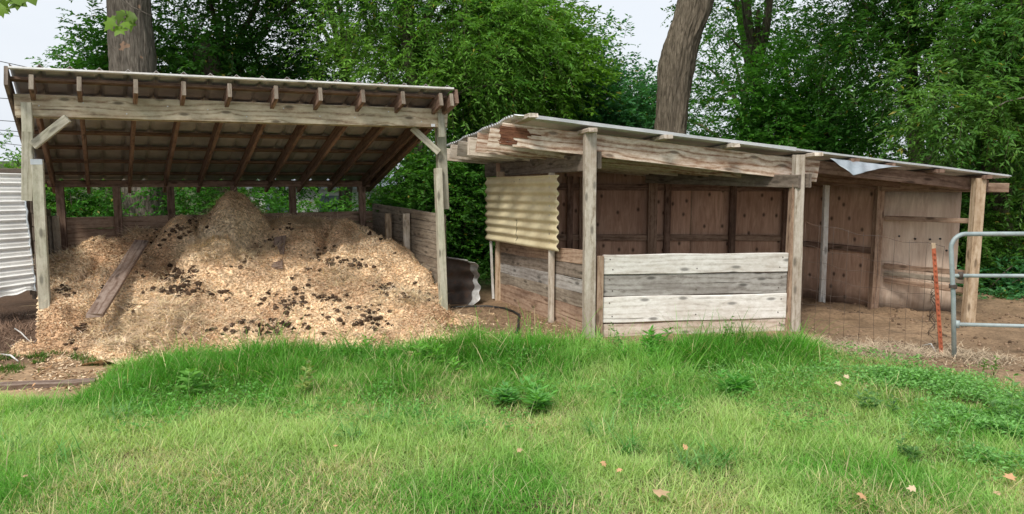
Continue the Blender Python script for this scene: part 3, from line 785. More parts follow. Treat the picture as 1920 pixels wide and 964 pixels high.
# hay strands
x, y, h = pile_pts(230000); px_, py_ = projn(x, y, h)
k = rng.random(len(x)) < (.04 + .96 * hay_amt(px_, py_)); x, y, h = x[k], y[k], h[k]; n_ = len(x)
cc = np.array([0.88, 0.75, 0.54]) * (.55 + .6 * rng.random((n_, 1))) * (1 - .25 * rng.random((n_, 3)) * np.array([0, .5, 1]))
v_, f_, c_ = merge([blades(x, y, h + .004, .08 + .16 * rng.random(n_), .003 + .0035 * rng.random(n_), 1.0 + .45 * rng.random(n_), rng.random(n_) * 6.283, .7 * rng.random(n_), cc, cc)])
hy = link('hay', npmesh('hay', v_, f_, colors=c_), M_chip, heap); hy['kind'] = 'stuff'
# clods of manure
def blob_arrays(cx_, cy_, cz_, r, seedv):
    import itertools
    base_ = np.array([(0,0,1),(.894,0,.447),(.276,.851,.447),(-.724,.526,.447),(-.724,-.526,.447),(.276,-.851,.447),(.724,.526,-.447),(-.276,.851,-.447),(-.894,0,-.447),(-.276,-.851,-.447),(.724,-.526,-.447),(0,0,-1)])
    fc = np.array([(0,1,2),(0,2,3),(0,3,4),(0,4,5),(0,5,1),(1,6,2),(2,7,3),(3,8,4),(4,9,5),(5,10,1),(6,7,2),(7,8,3),(8,9,4),(9,10,5),(10,6,1),(11,7,6),(11,8,7),(11,9,8),(11,10,9),(11,6,10)])
    n_ = len(cx_); rs = np.random.default_rng(seedv)
    j = (.7 + .6 * rs.random((n_, 12, 1))) * np.stack([.8 + .5 * rs.random(n_), .8 + .5 * rs.random(n_), .6 + .3 * rs.random(n_)], 1)[:, None, :]
    v__ = base_[None] * j * r[:, None, None] + np.stack([cx_, cy_, cz_], 1)[:, None, :]
    f__ = (np.arange(n_) * 12)[:, None, None] + fc[None]
    return v__.reshape(-1, 3), f__.reshape(-1, 3)
CL = [(372, 415, 22, 12, 30), (330, 432, 30, 14, 40), (345, 520, 30, 18, 110), (325, 545, 40, 9, 90), (395, 548, 30, 6, 16), (425, 552, 14, 8, 14), (245, 575, 12, 7, 18),
      (500, 450, 12, 12, 12), (530, 430, 30, 10, 14), (545, 570, 40, 12, 70), (500, 610, 60, 16, 90), (640, 490, 30, 8, 30), (672, 497, 14, 8, 18), (722, 542, 16, 10, 55), (610, 562, 28, 8, 24), (600, 480, 30, 18, 24),
      (120, 545, 20, 10, 26), (200, 540, 12, 6, 8), (155, 615, 12, 10, 12), (130, 640, 20, 10, 10), (700, 600, 40, 20, 40), (780, 560, 35, 20, 26), (720, 612, 30, 6, 12), (460, 480, 30, 20, 22), (800, 570, 20, 20, 12), (650, 590, 60, 25, 40), (720, 450, 40, 20, 14), (560, 540, 90, 60, 60), (260, 480, 90, 50, 40), (450, 620, 80, 12, 26)]
ray = []
hx = np.linspace(6.5, 10.6, 400)
for cx_, cy_, sx_, sy_, num in CL:
    for _ in range(int(num * .75)):
        a_ = random.gauss(cx_, sx_ * .6); b_ = random.gauss(cy_, sy_ * .6)
        d0 = P(a_, b_, 1.0); dx_, dz_ = d0.x, d0.z - CH
        hh = pile_h(hx * dx_, hx) - (CH + hx * dz_)
        w_ = np.where(hh > 0)[0]
        if len(w_) and w_[0] > 0: Yd = hx[w_[0]]; ray.append((Yd * dx_, Yd, CH + Yd * dz_))
ray = np.array(ray); kk = inside(ray[:, 0], ray[:, 1]) > .05; ray = ray[kk]
rad = .011 + .022 * rng.random(len(ray)) ** 1.6
v_, f_ = blob_arrays(ray[:, 0], ray[:, 1], ray[:, 2] + rad * .2, rad, 3)
cl = np.repeat(np.array([0.06, 0.038, 0.025]) * (.5 + 1.2 * rng.random((len(ray), 1))), 12, 0)
cd = link('manure_clods', npmesh('manure_clods', v_, [f_], colors=cl), M_chip, heap); cd['kind'] = 'stuff'
# loose chips spilled on the ground around the heap
N = 26000
x = -5.0 + 5.6 * rng.random(N); y = 5.6 + 2.6 * rng.random(N); px_, py_ = projn(x, y)
k = (grass_mask(x, y) < .5) & (pile_h(x, y) < gz(x, y)) & (rng.random(N) < np.where(px_ < 60, .25, 1.0) * np.where(px_ > 860, .25, 1)); x, y = x[k], y[k]; n_ = len(x)
cc = pal[rng.integers(0, 5, n_)] * (.7 + .5 * rng.random((n_, 1)))
q1, f1, c1 = flakes(x, y, gz(x, y) + .006, .012 + .025 * rng.random(n_), .006 + .012 * rng.random(n_), .5, cc)
tag(link('spilled_chips', npmesh('spilled_chips', q1, [f1], colors=c1), M_chip), kind='stuff')

def surf(px_, py_):
    d0 = P(px_, py_, 1.0); dx_, dz_ = d0.x, d0.z - CH
    hh = pile_h(hx * dx_, hx) - (CH + hx * dz_); w_ = np.where(hh > 0)[0]
    Yd = hx[w_[0]] if len(w_) else 8.0
    return Vector((Yd * dx_, Yd, CH + Yd * dz_))
a_ = surf(182, 630); b_ = surf(268, 482)
dpl = (b_ - a_); side = dpl.cross(Vector((.15, -.55, .8))).normalized(); nn = side.cross(dpl).normalized()
if nn.z < 0: nn = -nn
need = 0
for k in range(30):
    q_ = a_.lerp(b_, k / 29)
    for w_ in (-.06, 0, .06):
        e_ = q_ + side * w_; need = max(need, float(pile_h(np.array([e_.x]), np.array([e_.y]))[0]) - e_.z)
nn = nn * 1.0; need = need * nn.z + .012
o = MB().board(a_ + nn * (need - .01), b_ + nn * (need - .03), .14, .035, up=side, wob=.005, seg=14, ends=.03, bow=.0).build('plank', W_old)
tag(o, 'long weathered grey-brown plank lying on the left slope of the chip heap', 'plank', 'loose planks in the chip heap')
a_ = surf(520, 497); b_ = surf(528, 452)
dpl = (b_ - a_).normalized(); nrm = Vector((0, -.6, .8)); side = dpl.cross(nrm).normalized()
o = MB().board(a_ - dpl * .05 + Vector((0, -.02, .0)), b_ + Vector((0, -.03, .05)), .13, .03, up=side, wob=.012, ends=.03).build('plank', W_old)
tag(o, 'short brown plank end half buried in the chips right of the hay mound', 'plank', 'loose planks in the chip heap')

# ------------------------------------------------------------------ right shed
st = thing('stall_shed', 'low weathered horse stall shed with plank front and a tin roof sloping to the right', 'shed', (1.7, 8.2, 0))
def sb(name, a, b_, w, t, m, **k): return part_board(name, a, b_, w, t, m, st, **k)
C1 = Vector((.715, 7.3, 0)); C2 = Vector((2.69, 7.55, 0)); C3 = Vector((-.19, 9.4, 0)); C4 = Vector((3.30, 9.62, 0)); C5 = Vector((4.03, 8.80, 0)); C6 = Vector((4.75, 8.52, 0))
ld = (C3 - C1).normalized(); fr = (C2 - C1).normalized()
# roof as a slightly twisted sheet
SA = P(968, 216, 7.18); SB = P(1897, 331, 7.95); SC = P(836, 274, 10.1); SD = Vector((4.75, 10.05, 1.33))
def sroof(u, v): return (SA*(1-u) + SB*u)*(1-v) + (SC*(1-u) + SD*u)*v
def sroofz(x, y):
    # invert by a few Newton-ish steps
    u, v = .5, .3
    for _ in range(30):
        p = sroof(u, v); ex, ey = x - p.x, y - p.y
        v += ey / 2.9 * .8; u += (ex + .9 * (ey / 2.9) * .6) / 4.9 * .8
    return sroof(u, v).z
def srf(u, v):
    p = sroof(u, v)
    ww = 2.9 * v / .068
    e = 0
    if u < .03: e = -.03 * (0.5 + .5 * math.sin(v * 23)) * (1 - u / .03)
    return p + Vector((e, 0, .012 * math.sin(ww * 2 * math.pi) + .010 * mnoise.noise(Vector((u * 9, v * 4, 3)))))
MB().grid(srf, 60, 330, 5, 3, thick=.002, smooth=True).build('metal_roof', M_tin, st)
def tr_(px_, dz_=.004):
    u = u_px(px_); p_ = sroof(u, 0); return p_ + Vector((0, -.006, dz_))
def strip(p0, p1, w):
    sb('edge_trim', tr_(p0), tr_(p1), w, .008, M_tin, ch=.001, wob=.006, seg=30)
# purlins running front to back, ends sticking out past the front edge
def u_px(px_, v=0.0):
    lo, hi = -.1, 1.1
    for _ in range(40):
        m_ = (lo + hi) / 2; q_ = sroof(m_, v)
        if proj(q_.x, q_.y, q_.z)[0] < px_: lo = m_
        else: hi = m_
    return lo
bdv = (SC - SA).normalized()
strip(1000, 1492, .030); strip(1492, 1890, .018)
for px_, pr_ in ((992, .13), (1102, .13), (1246, .08), (1372, .07), (1518, .14), (1600, .03), (1668, .03), (1760, .03), (1850, .02)):
    u = u_px(px_)
    a_ = sroof(u, 0) - bdv * pr_ - Vector((0, 0, .036 if px_ != 992 else .002)); b_ = sroof(u, 1) + bdv * .05 - Vector((0, 0, .036))
    if px_ == 1102: a_.z -= .03
    sb('purlin', a_, b_, .036, .088, W_post if px_ < 1550 else W_under, wob=.005, ends=.015)
# rafters
rv = [.055, .19, .33, .47, .61, .75, .90]
for i, v in enumerate(rv):
    a_ = sroof(0, v); b_ = sroof(.60, v)
    hgt = [.205, .215, .20, .19, .17, .16, .15][i]
    dd = (b_ - a_).normalized()
    a_ = a_ - dd * [.09, .10, .11, .09, .11, .10, .12][i]
    dz = .058 + hgt / 2
    MB().board(a_ - Vector((0, 0, dz)), b_ - Vector((0, 0, dz)), hgt, .04, wob=.005, ends=.03, seg=26).build('rafter', W_rafter if i < 3 else W_post, st)
# rafters of the far bay
for v in (.07, .35, .65, .92):
    a_ = sroof(.56, v); b_ = sroof(.97, v)
    sb('rafter', a_ - Vector((0, 0, .115)), b_ - Vector((0, 0, .10)), .12, .04, W_under, wob=.006, ends=.02)
# rotten end of the front rafter : ragged dark cavity and splinters
rot = thing_r = MB()
ra = sroof(0, .055); rd_ = (sroof(.6, .055) - ra).normalized(); ra = ra - rd_ * .12 - Vector((0, 0, .16))
M_rot = wood('rotten red wood', (0.06, 0.022, 0.012), (0.16, 0.06, 0.032), (0.28, 0.13, 0.07), stain=(0.05, .02, .012), stain_amt=.7)
for i in range(13):
    z_ = -.085 + .0125 * i; l0 = .012 + .02 * abs(math.sin(i * 1.7)); l1 = .10 + .22 * math.exp(-((i - 9) / 3.5) ** 2) + .05 * math.sin(i * 2.3)
    rot.board(ra + rd_ * l0 + Vector((0, -.0215, z_)), ra + rd_ * (l0 + l1) + Vector((0, -.0215, z_ + .006 * math.sin(i))), .016, .006, wob=.008, ends=.03, ch=.001)
rot.build('rotten_patch', M_rot, st)
# headers on posts
zl = lambda x_, y_: sroofz(x_, y_)
def header(a, b_, w, t, m): return sb('header', a, b_, w, t, m, wob=.006, ends=.01)
h1a = P(1112, 305, 7.33) + Vector((-.03, 0, 0)); h1b = P(912, 320, 9.9)
header(h1a, h1b, .155, .042, W_dark)
h2a = P(1124, 300, 7.36); h2b = h2a + (h1b - h1a)
header(h2a, h2b, .15, .042, W_dark)
h3a = P(1499, 340, 7.49); h3b = P(1213, 333, 9.1); header(h3a, h3b, .125, .045, W_dark)
h4a = P(1519, 339, 7.56); h4b = h4a + (h3b - h3a); header(h4a, h4b, .13, .045, W_dark)
# posts
sb('post', C1 + Vector((.0, 0, -.05)), P(1106, 249, 7.3), .105, .095, W_post, up=fr, wob=.004)
sb('post', C2 + Vector((.02, 0, -.05)), P(1498, 290, 7.55), .09, .09, W_post, up=fr, wob=.004)
sb('post', C2 + Vector((-.055, .01, -.05)), P(1487, 345, 7.56), .045, .085, W_brown, up=fr, wob=.004)
sb('post', Vector((C3.x + .03, C3.y - .1, -.05)), P(938, 322, 9.3), .09, .08, W_tan, up=fr, wob=.004)
q_ = Vector((C3.x - .02, C3.y - .12, 0)); sb('trim', (q_.x - .01, q_.y, .02), (q_.x - .04, q_.y, .78), .03, .02, W_white, up=fr)
sp_ = C1 + ld * .70 + Vector((-.045, -.02, 0))
sb('side_post', sp_, Vector((sp_.x, sp_.y, P(1036, 324, sp_.y).z)), .06, .05, W_post, up=fr, wob=.005)
# front wall planks
fz = [(628, 603, W_pink), (603, 552, W_silver), (551, 514, W_silver_d), (513, 476, W_silver)]
fa, fb = C1 + Vector((.075, .02, 0)), C2 + Vector((-.075, .0, 0))
zt_l = [P(1133, q, 7.3).z for q in (656, 606, 557, 515, 478)]; zt_r = [P(1483, q, 7.5).z for q in (640, 598, 550, 511, 474)]
for i, m_ in enumerate((W_pink, W_silver, W_silver_d, W_silver)):
    z0 = (zt_l[i] + zt_l[i+1]) / 2; z1 = (zt_r[i] + zt_r[i+1]) / 2; w_ = (zt_l[i+1] - zt_l[i] + zt_r[i+1] - zt_r[i]) / 2 - .006
    pk = MB().board(fa + Vector((.05, -.012 * (i % 2), z0)), fb + Vector((0, -.012 * (i % 2), z1)), w_, .038, wob=.010, seg=26, ends=.008).build('plank', m_, st)
    for t_ in (.035, .05, .5, .955, .97):
        q_ = (fa + Vector((.05, 0, z0))).lerp(fb + Vector((0, 0, z1)), t_) + Vector((0, -.012 * (i % 2) - .021, w_ * (.28 if t_ in (.035, .97) else -.25)))
        MB().tube([q_ + Vector((0, .006, 0)), q_ + Vector((0, -.002, 0))], .006, n=8).build('nail', M_rust_wire, pk)
sb('batten', (fa.x + .02, fa.y - .03, 0), (fa.x + .02, fa.y - .03, zt_l[-1] - .01), .06, .05, W_brown, up=fr, wob=.004)
# left wall boards
mats_l = [W_brown, W_brown, W_grey, W_silver_d, W_dark, W_brown]
ztop_n = P(1092, 470, 7.35).z; ztop_f = P(940, 455, 9.35).z
hN = (ztop_n + .02) / 6; hF = (ztop_f + .02) / 6
for i in range(6):
    z0 = -.02 + hN * (i + .5); z1 = -.02 + hF * (i + .5)
    sb('wall_board', C1 + Vector((-.02, .08, z0)), C3 + Vector((.02, -.02, z1)), hN - .006, .03, mats_l[i], wob=.008)
# corrugated fibreglass sheet
pn, pf = C1 + ld * .50, C1 + ld * 2.26
lo_n, lo_f = P(1053, 471, pn.y).z, P(925, 449, pf.y).z; hi_n, hi_f = P(1052, 328, pn.y).z, P(925, 333, pf.y).z
outn = Vector((-ld.y, ld.x, 0)); outn = outn if outn.x < 0 else -outn
pN = P(1062, 400, pn.y); pF = P(925, 400, pf.y)
def fib(u, v):
    a_ = Vector((pN.x, pN.y, lo_n)).lerp(Vector((pN.x, pN.y, hi_n)), v); b_ = Vector((pF.x, pF.y, lo_f)).lerp(Vector((pF.x, pF.y, hi_f)), v)
    p = a_.lerp(b_, u)
    return p + outn * (.095 + .012 * math.sin(v * 8 * 2 * math.pi)) + Vector((.02 * math.sin(v * 8 * 2 * math.pi + .7) * (u < .02), 0, 0)) + Vector((0, 0, .002 * mnoise.noise(Vector((u * 5, 0, 0)))))
fo = MB().grid(fib, 40, 108, 1.8, .75, thick=-.003).build('corrugated_sheet', M_fibre, st)
M_crack = M_black
ck = MB(); pts = []
for i in range(9):
    v = .02 + .045 * i; p = fib(.52 + .012 * math.sin(i * 1.9), v) + outn * .003; pts.append(p)
ck.tube(pts, .0028, n=4).build('crack', M_black, fo)
for (u_, v_) in ((.55, .93), (.49, .96), (.78, .70)):
    nl = MB(); p = fib(u_, v_) + outn * .004; nl.tube([p, p + Vector((0.004, 0, -.025))], .004, n=5); nl.build('nail', M_black, fo)
# back wall of plywood with studs and rails
def ply(a, b_, z0, z1, m, name='plywood_panel'):
    Ln = (b_ - a).length; nml = Vector((b_.y - a.y, -(b_.x - a.x), 0)).normalized()
    mb = MB(); mb.v = []; 
    def fn(u, v): return a.lerp(b_, u) + Vector((0, 0, z0 + (z1 - z0) * v)) + nml * .006 * mnoise.noise(Vector((u * 3, v * 2, a.x)))
    mb.grid(fn, 12, 8, Ln, z1 - z0, thick=.012)
    return mb.build(name, m, st)
d34 = (C4 - C3)
for i in range(3):
    a_ = C3 + d34 * (i / 3) + d34.normalized() * .004; b_ = C3 + d34 * ((i + 1) / 3)
    ply(a_, b_, .0, 1.62 - .09 * i - .0, M_ply)
for px_, w_, m_ in ((1068, .07, W_under), (1088, .04, W_brown), (1222, .11, W_brown), (1250, .075, W_under), (1372, .08, W_under), (1474, .11, W_under)):
    t_ = .0
    for _ in range(30):
        q_ = C3.lerp(C4, t_); e_ = proj(q_.x, q_.y - .04, .8)[0] - px_; t_ -= e_ / (640)
    q_ = C3.lerp(C4, t_) + Vector((0, -.05, 0))
    sb('stud', q_, q_ + Vector((0, 0, 1.50 - .07 * t_ * 3)), w_, .045, m_, up=fr, wob=.004)
for zz, m_ in ((.735, W_brown), (1.33, W_under)):
    sb('rail', C3 + Vector((.3, -.024, zz)), C4 + Vector((0, -.024, zz - .03)), .075, .03, m_, wob=.004)
# far bay
ply(C4, C5 + Vector((0, .02, 0)), -.02, 1.36, M_ply)
ply(C5 + Vector((0, .0, 0)), C6 + Vector((.03, 0, 0)), -.02, 1.30, M_ply_l)
sb('post', C5 + Vector((-.03, -.07, -.05)), C5 + Vector((-.03, -.07, 1.42)), .085, .085, W_brown, up=fr, wob=.004)
K = G(1815, 606); Kt = P(1836, 334, K.y)
sb('post', K + Vector((0, 0, -.05)), Kt, .105, .085, W_tan, up=fr, wob=.005)
n45 = Vector((C5.y - C4.y, -(C5.x - C4.x), 0)).normalized() * .03
sb('rail', C4 + n45 + Vector((0, 0, .66)), C5 + n45 + Vector((0, .02, .64)), .065, .03, W_under, wob=.004)
sb('girt', P(1660, 409, C5.y - .06), P(1838, 415, K.y + .08), .05, .04, W_brown, wob=.004)
sb('girt', P(1658, 498, C5.y - .06), P(1830, 514, K.y + .08), .055, .03, W_brown, wob=.005)
sb('girt', P(1658, 512, C5.y - .065), P(1828, 530, K.y + .08), .05, .03, W_grey, wob=.005)
sb('girt', P(1658, 524, C5.y - .07), P(1818, 546, K.y + .08), .055, .03, W_brown, wob=.005)
sb('beam', P(1500, 334, 8.9), P(1660, 349, 8.72), .10, .04, W_under, wob=.004)
sb('beam', P(1652, 350, 8.68), P(1891, 352, 8.30), .095, .045, W_brown, wob=.004)
# holes drilled in the pale panel
for px_, py_ in ((1668, 445), (1686, 443), (1716, 448), (1744, 449), (1763, 448), (1664, 548), (1775, 470)):
    q_ = P(px_, py_, C5.y + (C6.y - C5.y) * (px_ - 1655) / 125 - .012)
    MB().tube([q_ + Vector((0, -.004, 0)), q_ + Vector((0, .01, 0))], .011, n=10).build('hole', M_black, st)
for px_ in (1562, 1573, 1586, 1600, 1614, 1627, 1568, 1590, 1608):
    py_ = 432 + random.uniform(-3, 4) + (86 if px_ in (1568, 1590, 1608, 1627) else 0); f_ = (px_ - 1505) / 145
    q_ = C4.lerp(C5, min(1, f_)); q_ = P(px_, py_, q_.y - .02)
    MB().tube([q_ + Vector((0, -.004, 0)), q_ + Vector((0, .012, 0))], .010, n=8).build('hole', M_black, st)
# bent loose corner of roof tin
M_flap = metal('dull bluish tin', (.26, .30, .33), (.42, .46, .50), rust=.15, metallic=.3, rough=.5)
q0_, q1_, q2_ = P(1556, 297, 7.62), P(1690, 313, 7.72), P(1597, 329, 7.55)
def flap(u, v):
    top = q0_.lerp(q1_, u); k_ = u / .32 if u < .32 else (1 - u) / .68
    bot = top + (q2_ - q0_.lerp(q1_, .32)) * max(0, k_) ** (1.0 if u < .32 else 1.5)
    return top.lerp(bot, v) + Vector((0, -.012 * math.sin(u * 34) - .05 * v * k_, 0))
MB().grid(flap, 60, 8, 1, .2, thick=.002).build('bent_roof_flap', M_flap, st)

# loose white pole standing inside the bay
tag(MB().board(G(1541, 569), P(1550, 339, 8.95), .06, .05, up=fr, wob=.006).build('pole', W_white), 'slender whitish pole leaning up inside the open bay of the stall shed', 'pole')
# mesh fence : orange steel post and wire netting
T0 = G(1765, 663); T1 = P(1750, 456, T0.y)
tp = thing('fence_post', 'orange painted steel fence post with a pale tip, leaning beside the pipe gate', 'fence post', T0[:])
ax = (T1 - T0).normalized()
mb = MB().board(T0 - ax * .2, T1 - ax * .045, .034, .006, up=(1, 0, 0), ch=.001); mb.board(T0 - ax * .2 + Vector((0, .016, 0)), T1 - ax * .045 + Vector((0, .016, 0)), .006, .03, up=(1, 0, 0), ch=.001)
for i in range(18):
    q_ = T0.lerp(T1, .06 + .05 * i); mb.board(q_ + Vector((-.006, -.008, 0)), q_ + Vector((.006, -.008, 0)), .012, .014, ch=.001)
mb.build('post_shaft', M_orange, tp)
mb = MB().board(T1 - ax * .045, T1, .034, .006, up=(1, 0, 0), ch=.001); mb.board(T1 - ax * .045 + Vector((0, .016, 0)), T1 + Vector((0, .016, 0)), .006, .03, up=(1, 0, 0), ch=.001); mb.build('post_tip', W_tan, tp)
wf = MB(); Wa = Vector((2.76, 7.5, 0)); Wb = Vector((T0.x - .02, T0.y + .03, 0)); Ht = .92
nW = 9
for i in range(nW + 1):
    t_ = i / nW; q_ = Wa.lerp(Wb, t_); k_ = random.uniform(-.006, .006); top = Ht + .14 * (1 - t_) - .0
    pts = [q_ + Vector((k_ * math.sin(j * 1.3 + i) + .003 * math.sin(j * 1.2 + i * 3), .006 * math.sin(j + i), top * j / 8)) for j in range(9)]
    wf.tube(pts, .0016, n=4)
for j in range(8):
    t0_ = [.05, .16, .28, .40, .53, .66, .79, 1.0][j]
    pts = []
    for i in range(19):
        t_ = i / 18; q_ = Wa.lerp(Wb, t_); top = Ht + .14 * (1 - t_)
        pts.append(q_ + Vector((0, 0, top * t0_ + .012 * math.sin(i * 1.1 + j * 2.2) - .02 * math.sin(math.pi * t_))))
    wf.tube(pts, .0016 if j < 7 else .0026, n=4)
# tangle of spare wire rolled against the post
for i in range(16):
    pts = []
    for j in range(10):
        a__ = j * 1.1 + i; pts.append(Wb + Vector((-.06 + .025 * math.cos(a__) , .03 * math.sin(a__), .12 + .028 * i + .02 * j + .01 * math.sin(j * 3 + i))))
    wf.tube(pts, .002, n=4)
tag(wf.build('wire_fence', M_rust_wire), 'sagging rusty square-mesh wire stretched from the stall post to the orange steel post', 'fence')

# pipe gate
g0 = G(1790, 674); gate = thing('pipe_gate', 'galvanised tubular steel field gate with rounded corner, at the right edge of the paddock', 'gate', g0[:])
gd = (P(1920, 441, 6.50) - P(1790, 438, g0.y)); gd.z = 0; gd.normalize(); gl = 3.0
zt = P(1787, 439, g0.y).z; zm = P(1787, 517, g0.y).z; zb = P(1790, 608, g0.y).z; gb = Vector((g0.x, g0.y, 0)); r_ = .0185
topx = P(1785, 439, g0.y).x - g0.x
pts = [gb + Vector((0, 0, -.05)), gb + Vector((topx * .5, 0, zt * .5)), gb + Vector((topx, 0, zt - .11))]
for k in range(1, 7):
    a__ = k / 6 * math.pi / 2; pts.append(gb + Vector((topx, 0, zt - .11)) + gd * (.11 - .11 * math.cos(a__)) + Vector((0, 0, .11 * math.sin(a__))))
pts += [gb + gd * 1.0 + Vector((topx, 0, zt)), gb + gd * gl + Vector((topx, 0, zt - .01)), gb + gd * (gl + .1) + Vector((0, 0, zt - .12)), gb + gd * (gl + .1) + Vector((0, 0, .1))]
MB().tube(pts, r_, n=14).build('gate_frame', M_galv, gate)
MB().tube([gb + Vector((topx * .7, 0, zm)), gb + gd * gl + Vector((0, 0, zm - .02))], r_ * .85, n=12).build('rail', M_galv, gate)
MB().tube([gb + Vector((topx * .2, 0, zb)), gb + gd * gl + Vector((0, 0, zb - .10))], r_ * .85, n=12).build('rail', M_galv, gate)
for zz in (zm, zb):
    MB().tube([gb + Vector((0, 0, zz - .03)), gb + Vector((0, 0, zz + .03))], r_ * 1.12, n=12).build('weld_collar', M_galv if zz != zm else M_rust_wire, gate)
ch_ = MB()
for k in range(5):
    q_ = gb + Vector((topx * .6, 0, zm - .10 + .006 * k)); ch_.tube([q_ + Vector((.028 * math.cos(a__), .028 * math.sin(a__), .004 * math.sin(a__ * 2 + k))) for a__ in np.linspace(0, 6.283, 12)], .004, n=5)
ch_.build('wire_tie', M_rust_wire, gate)

# ------------------------------------------------------------------ things between and beside the sheds
# curled dark sheet leaning behind the right front post
cs = thing('curled_metal_sheet', 'dark curled metal sheet with a ragged pale edge beside the open shed', 'metal sheet', (-.5, 9.1, 0))
cb0 = P(838, 588, 9.0)
def curl(u, v):
    L_ = P(836, 484 + (590 - 484) * v, 9.05)
    ang = v * math.pi
    right = 50 + 16 * math.sin(ang * .95) - 8 * v
    Rr = P(838 + right + 2.5 * math.sin(v * 26), 492 + (584 - 492) * v, 8.9)
    p = L_.lerp(Rr, u)
    return p + Vector((0, .16 * math.sin(ang) * math.sin(u * math.pi * .5) + .012 * math.sin(v * 22), 0))
MB().grid(lambda u, v: curl(u * .8, v), 24, 40, .5, .7, thick=.003).build('sheet_body', M_tin_curl, cs)
MB().grid(lambda u, v: curl(.803 + .2 * u + .06 * u * math.sin(v * 9 + 1), v), 8, 60, .1, .7, thick=.003).build('torn_edge', M_tin_edge, cs)
MB().tube([curl(u, 0) + Vector((0, 0, .01)) for u in np.linspace(0, .8, 8)], .009, n=6).build('rolled_rim', M_tin_edge, cs)
# hose
hp = [G(845, 583), G(880, 580), G(915, 578), G(945, 583), G(962, 590), G(974, 597), G(972, 606), G(972, 618), G(968, 630)]
tag(MB().tube([p + Vector((0, 0, .02 + gzs(p.x, p.y))) for p in hp], .012, n=8).build('hose', M_black), 'thin black hose lying on the dirt between the two sheds', 'hose')

# white ribbed metal clad panel at the left edge
lw = thing('leaning_siding', 'leaning white ribbed metal siding on a dark wooden frame at the left edge', 'siding', (-5.2, 8.2, 0))
TR, BR, BL_, TL = P(40, 326, 8.25), P(67, 546, 8.1), P(-230, 590, 7.3), P(-260, 318, 7.45)
sn = (BR - TR).cross(TL - TR).normalized()
if sn.y > 0: sn = -sn
def sid(u, v):
    p = TR.lerp(TL, u).lerp(BR.lerp(BL_, u), v)
    k_ = (v * 13) % 1.0; h_ = .018 * (1 if k_ < .12 else max(0, 1 - (k_ - .12) / .12)) + .007 * math.sin(k_ * 6.283 * 2)
    e = .02 * mnoise.noise(Vector((v * 14, 2, 0))) if u < .01 else 0
    low = .05 * mnoise.noise(Vector((u * 9, 5, 0))) * max(0, (v - .93) / .07)
    return p + sn * h_ + Vector((e, 0, low)) + sn * .03 * max(0, (v - .9) / .1) * math.sin(u * 20)
MB().grid(sid, 30, 156, 1.6, 1.3, thick=.003, smooth=False).build('ribbed_siding', M_tin_w, lw)
MB().tube([sid(0, v) + Vector((.006, -.004, 0)) for v in np.linspace(0, 1, 26)], .011, n=6, jit=.5).build('crumpled_edge', M_cap, lw)
part_board('frame', P(52, 322, 8.5), P(74, 560, 8.4), .12, .05, W_dark, lw, up=fr)
part_board('frame', P(42, 330, 8.45), P(66, 552, 8.3), .06, .10, W_dark, lw, up=fr)
part_board('cap_board', P(-250, 316, 7.8), P(46, 321, 8.5), .05, .22, W_dark, lw, up=(0, 0, 1))
part_board('frame', P(-250, 332, 7.9), P(52, 334, 8.6), .10, .04, W_dark, lw)

# timber edging on the ground at the left
a_ = G(-60, 730); b_ = G(178, 716)
tag(MB().board(a_ + Vector((0, 0, -.005)), b_ + Vector((0, 0, -.005)), .05, .09, wob=.02, ends=.03).build('ground_timber', W_old), 'half-sunk grey timber lying along the chip-covered ground at lower left', 'timber')
# twigs
def stick(pts, r, label, m=W_tan, name='stick', cat='stick', group=None):
    P_ = []
    for a__, b__ , z_ in pts:
        q_ = G(a__, b__); P_.append(Vector((q_.x, q_.y, gzs(q_.x, q_.y) + z_)))
    o_ = MB().tube(P_, [r] + [r * .8] * (len(P_) - 2) + [r * .4], n=6, jit=.3).build(name, m); tag(o_, label, cat, group); return o_
stick([(1493, 676, .02), (1515, 672, .03), (1535, 664, .03), (1543, 658, .05)], .011, 'pale crooked stick lying in the grass right of the stall front', W_white)
stick([(-5, 664, .01), (20, 672, .03), (34, 680, .02)], .010, 'straight pale twig at the far left on brown soil', W_white, group='twigs by the leaning siding')
stick([(28, 622, .02), (40, 634, .05), (52, 640, .02), (62, 652, .04)], .007, 'forked bleached twig beside the left front post', W_white, group='twigs by the leaning siding')
stick([(20, 650, .01), (34, 648, .03), (60, 650, .02), (72, 642, .04)], .006, 'thin bleached twig lying crosswise beside the left front post', W_white, group='twigs by the leaning siding')
stick([(1730, 650, .01), (1745, 655, .05), (1755, 661, .02)], .008, 'small broken stick at the foot of the orange post', W_white)

# dead straw along the wire fence and behind
N = 9000
t_ = rng.random(N); x = 2.7 + 1.3 * t_ + .1 * rng.standard_normal(N); y = 7.0 - .55 * t_ + .16 * rng.standard_normal(N)
k = (grass_mask(x, y) < .9) & (rng.random(N) < .5); x, y = x[k], y[k]; n_ = len(x)
cc = np.array([0.55, 0.44, 0.31]) * (.5 + .8 * rng.random((n_, 1)))
p1 = blades(x, y, gz(x, y) + .004, .05 + .12 * rng.random(n_), .003 + .003 * rng.random(n_), 1.0 + .5 * rng.random(n_), rng.random(n_) * 6.283, .4 * rng.random(n_), cc, cc)
N = 5000; x = -.6 + 1.5 * rng.random(N); y = 6.9 + 2.0 * rng.random(N); k = (grass_mask(x, y) < .8) & (x < .75 - .42 * (y - 7.3) - .03); x, y = x[k], y[k]; n_ = len(x)
cc = np.array([0.40, 0.27, 0.17]) * (.4 + .9 * rng.random((n_, 1)))
p2 = blades(x, y, gz(x, y) + .004, .04 + .08 * rng.random(n_), .003 + .004 * rng.random(n_), 1.2 + .35 * rng.random(n_), rng.random(n_) * 6.283, .3 * rng.random(n_), cc, cc)
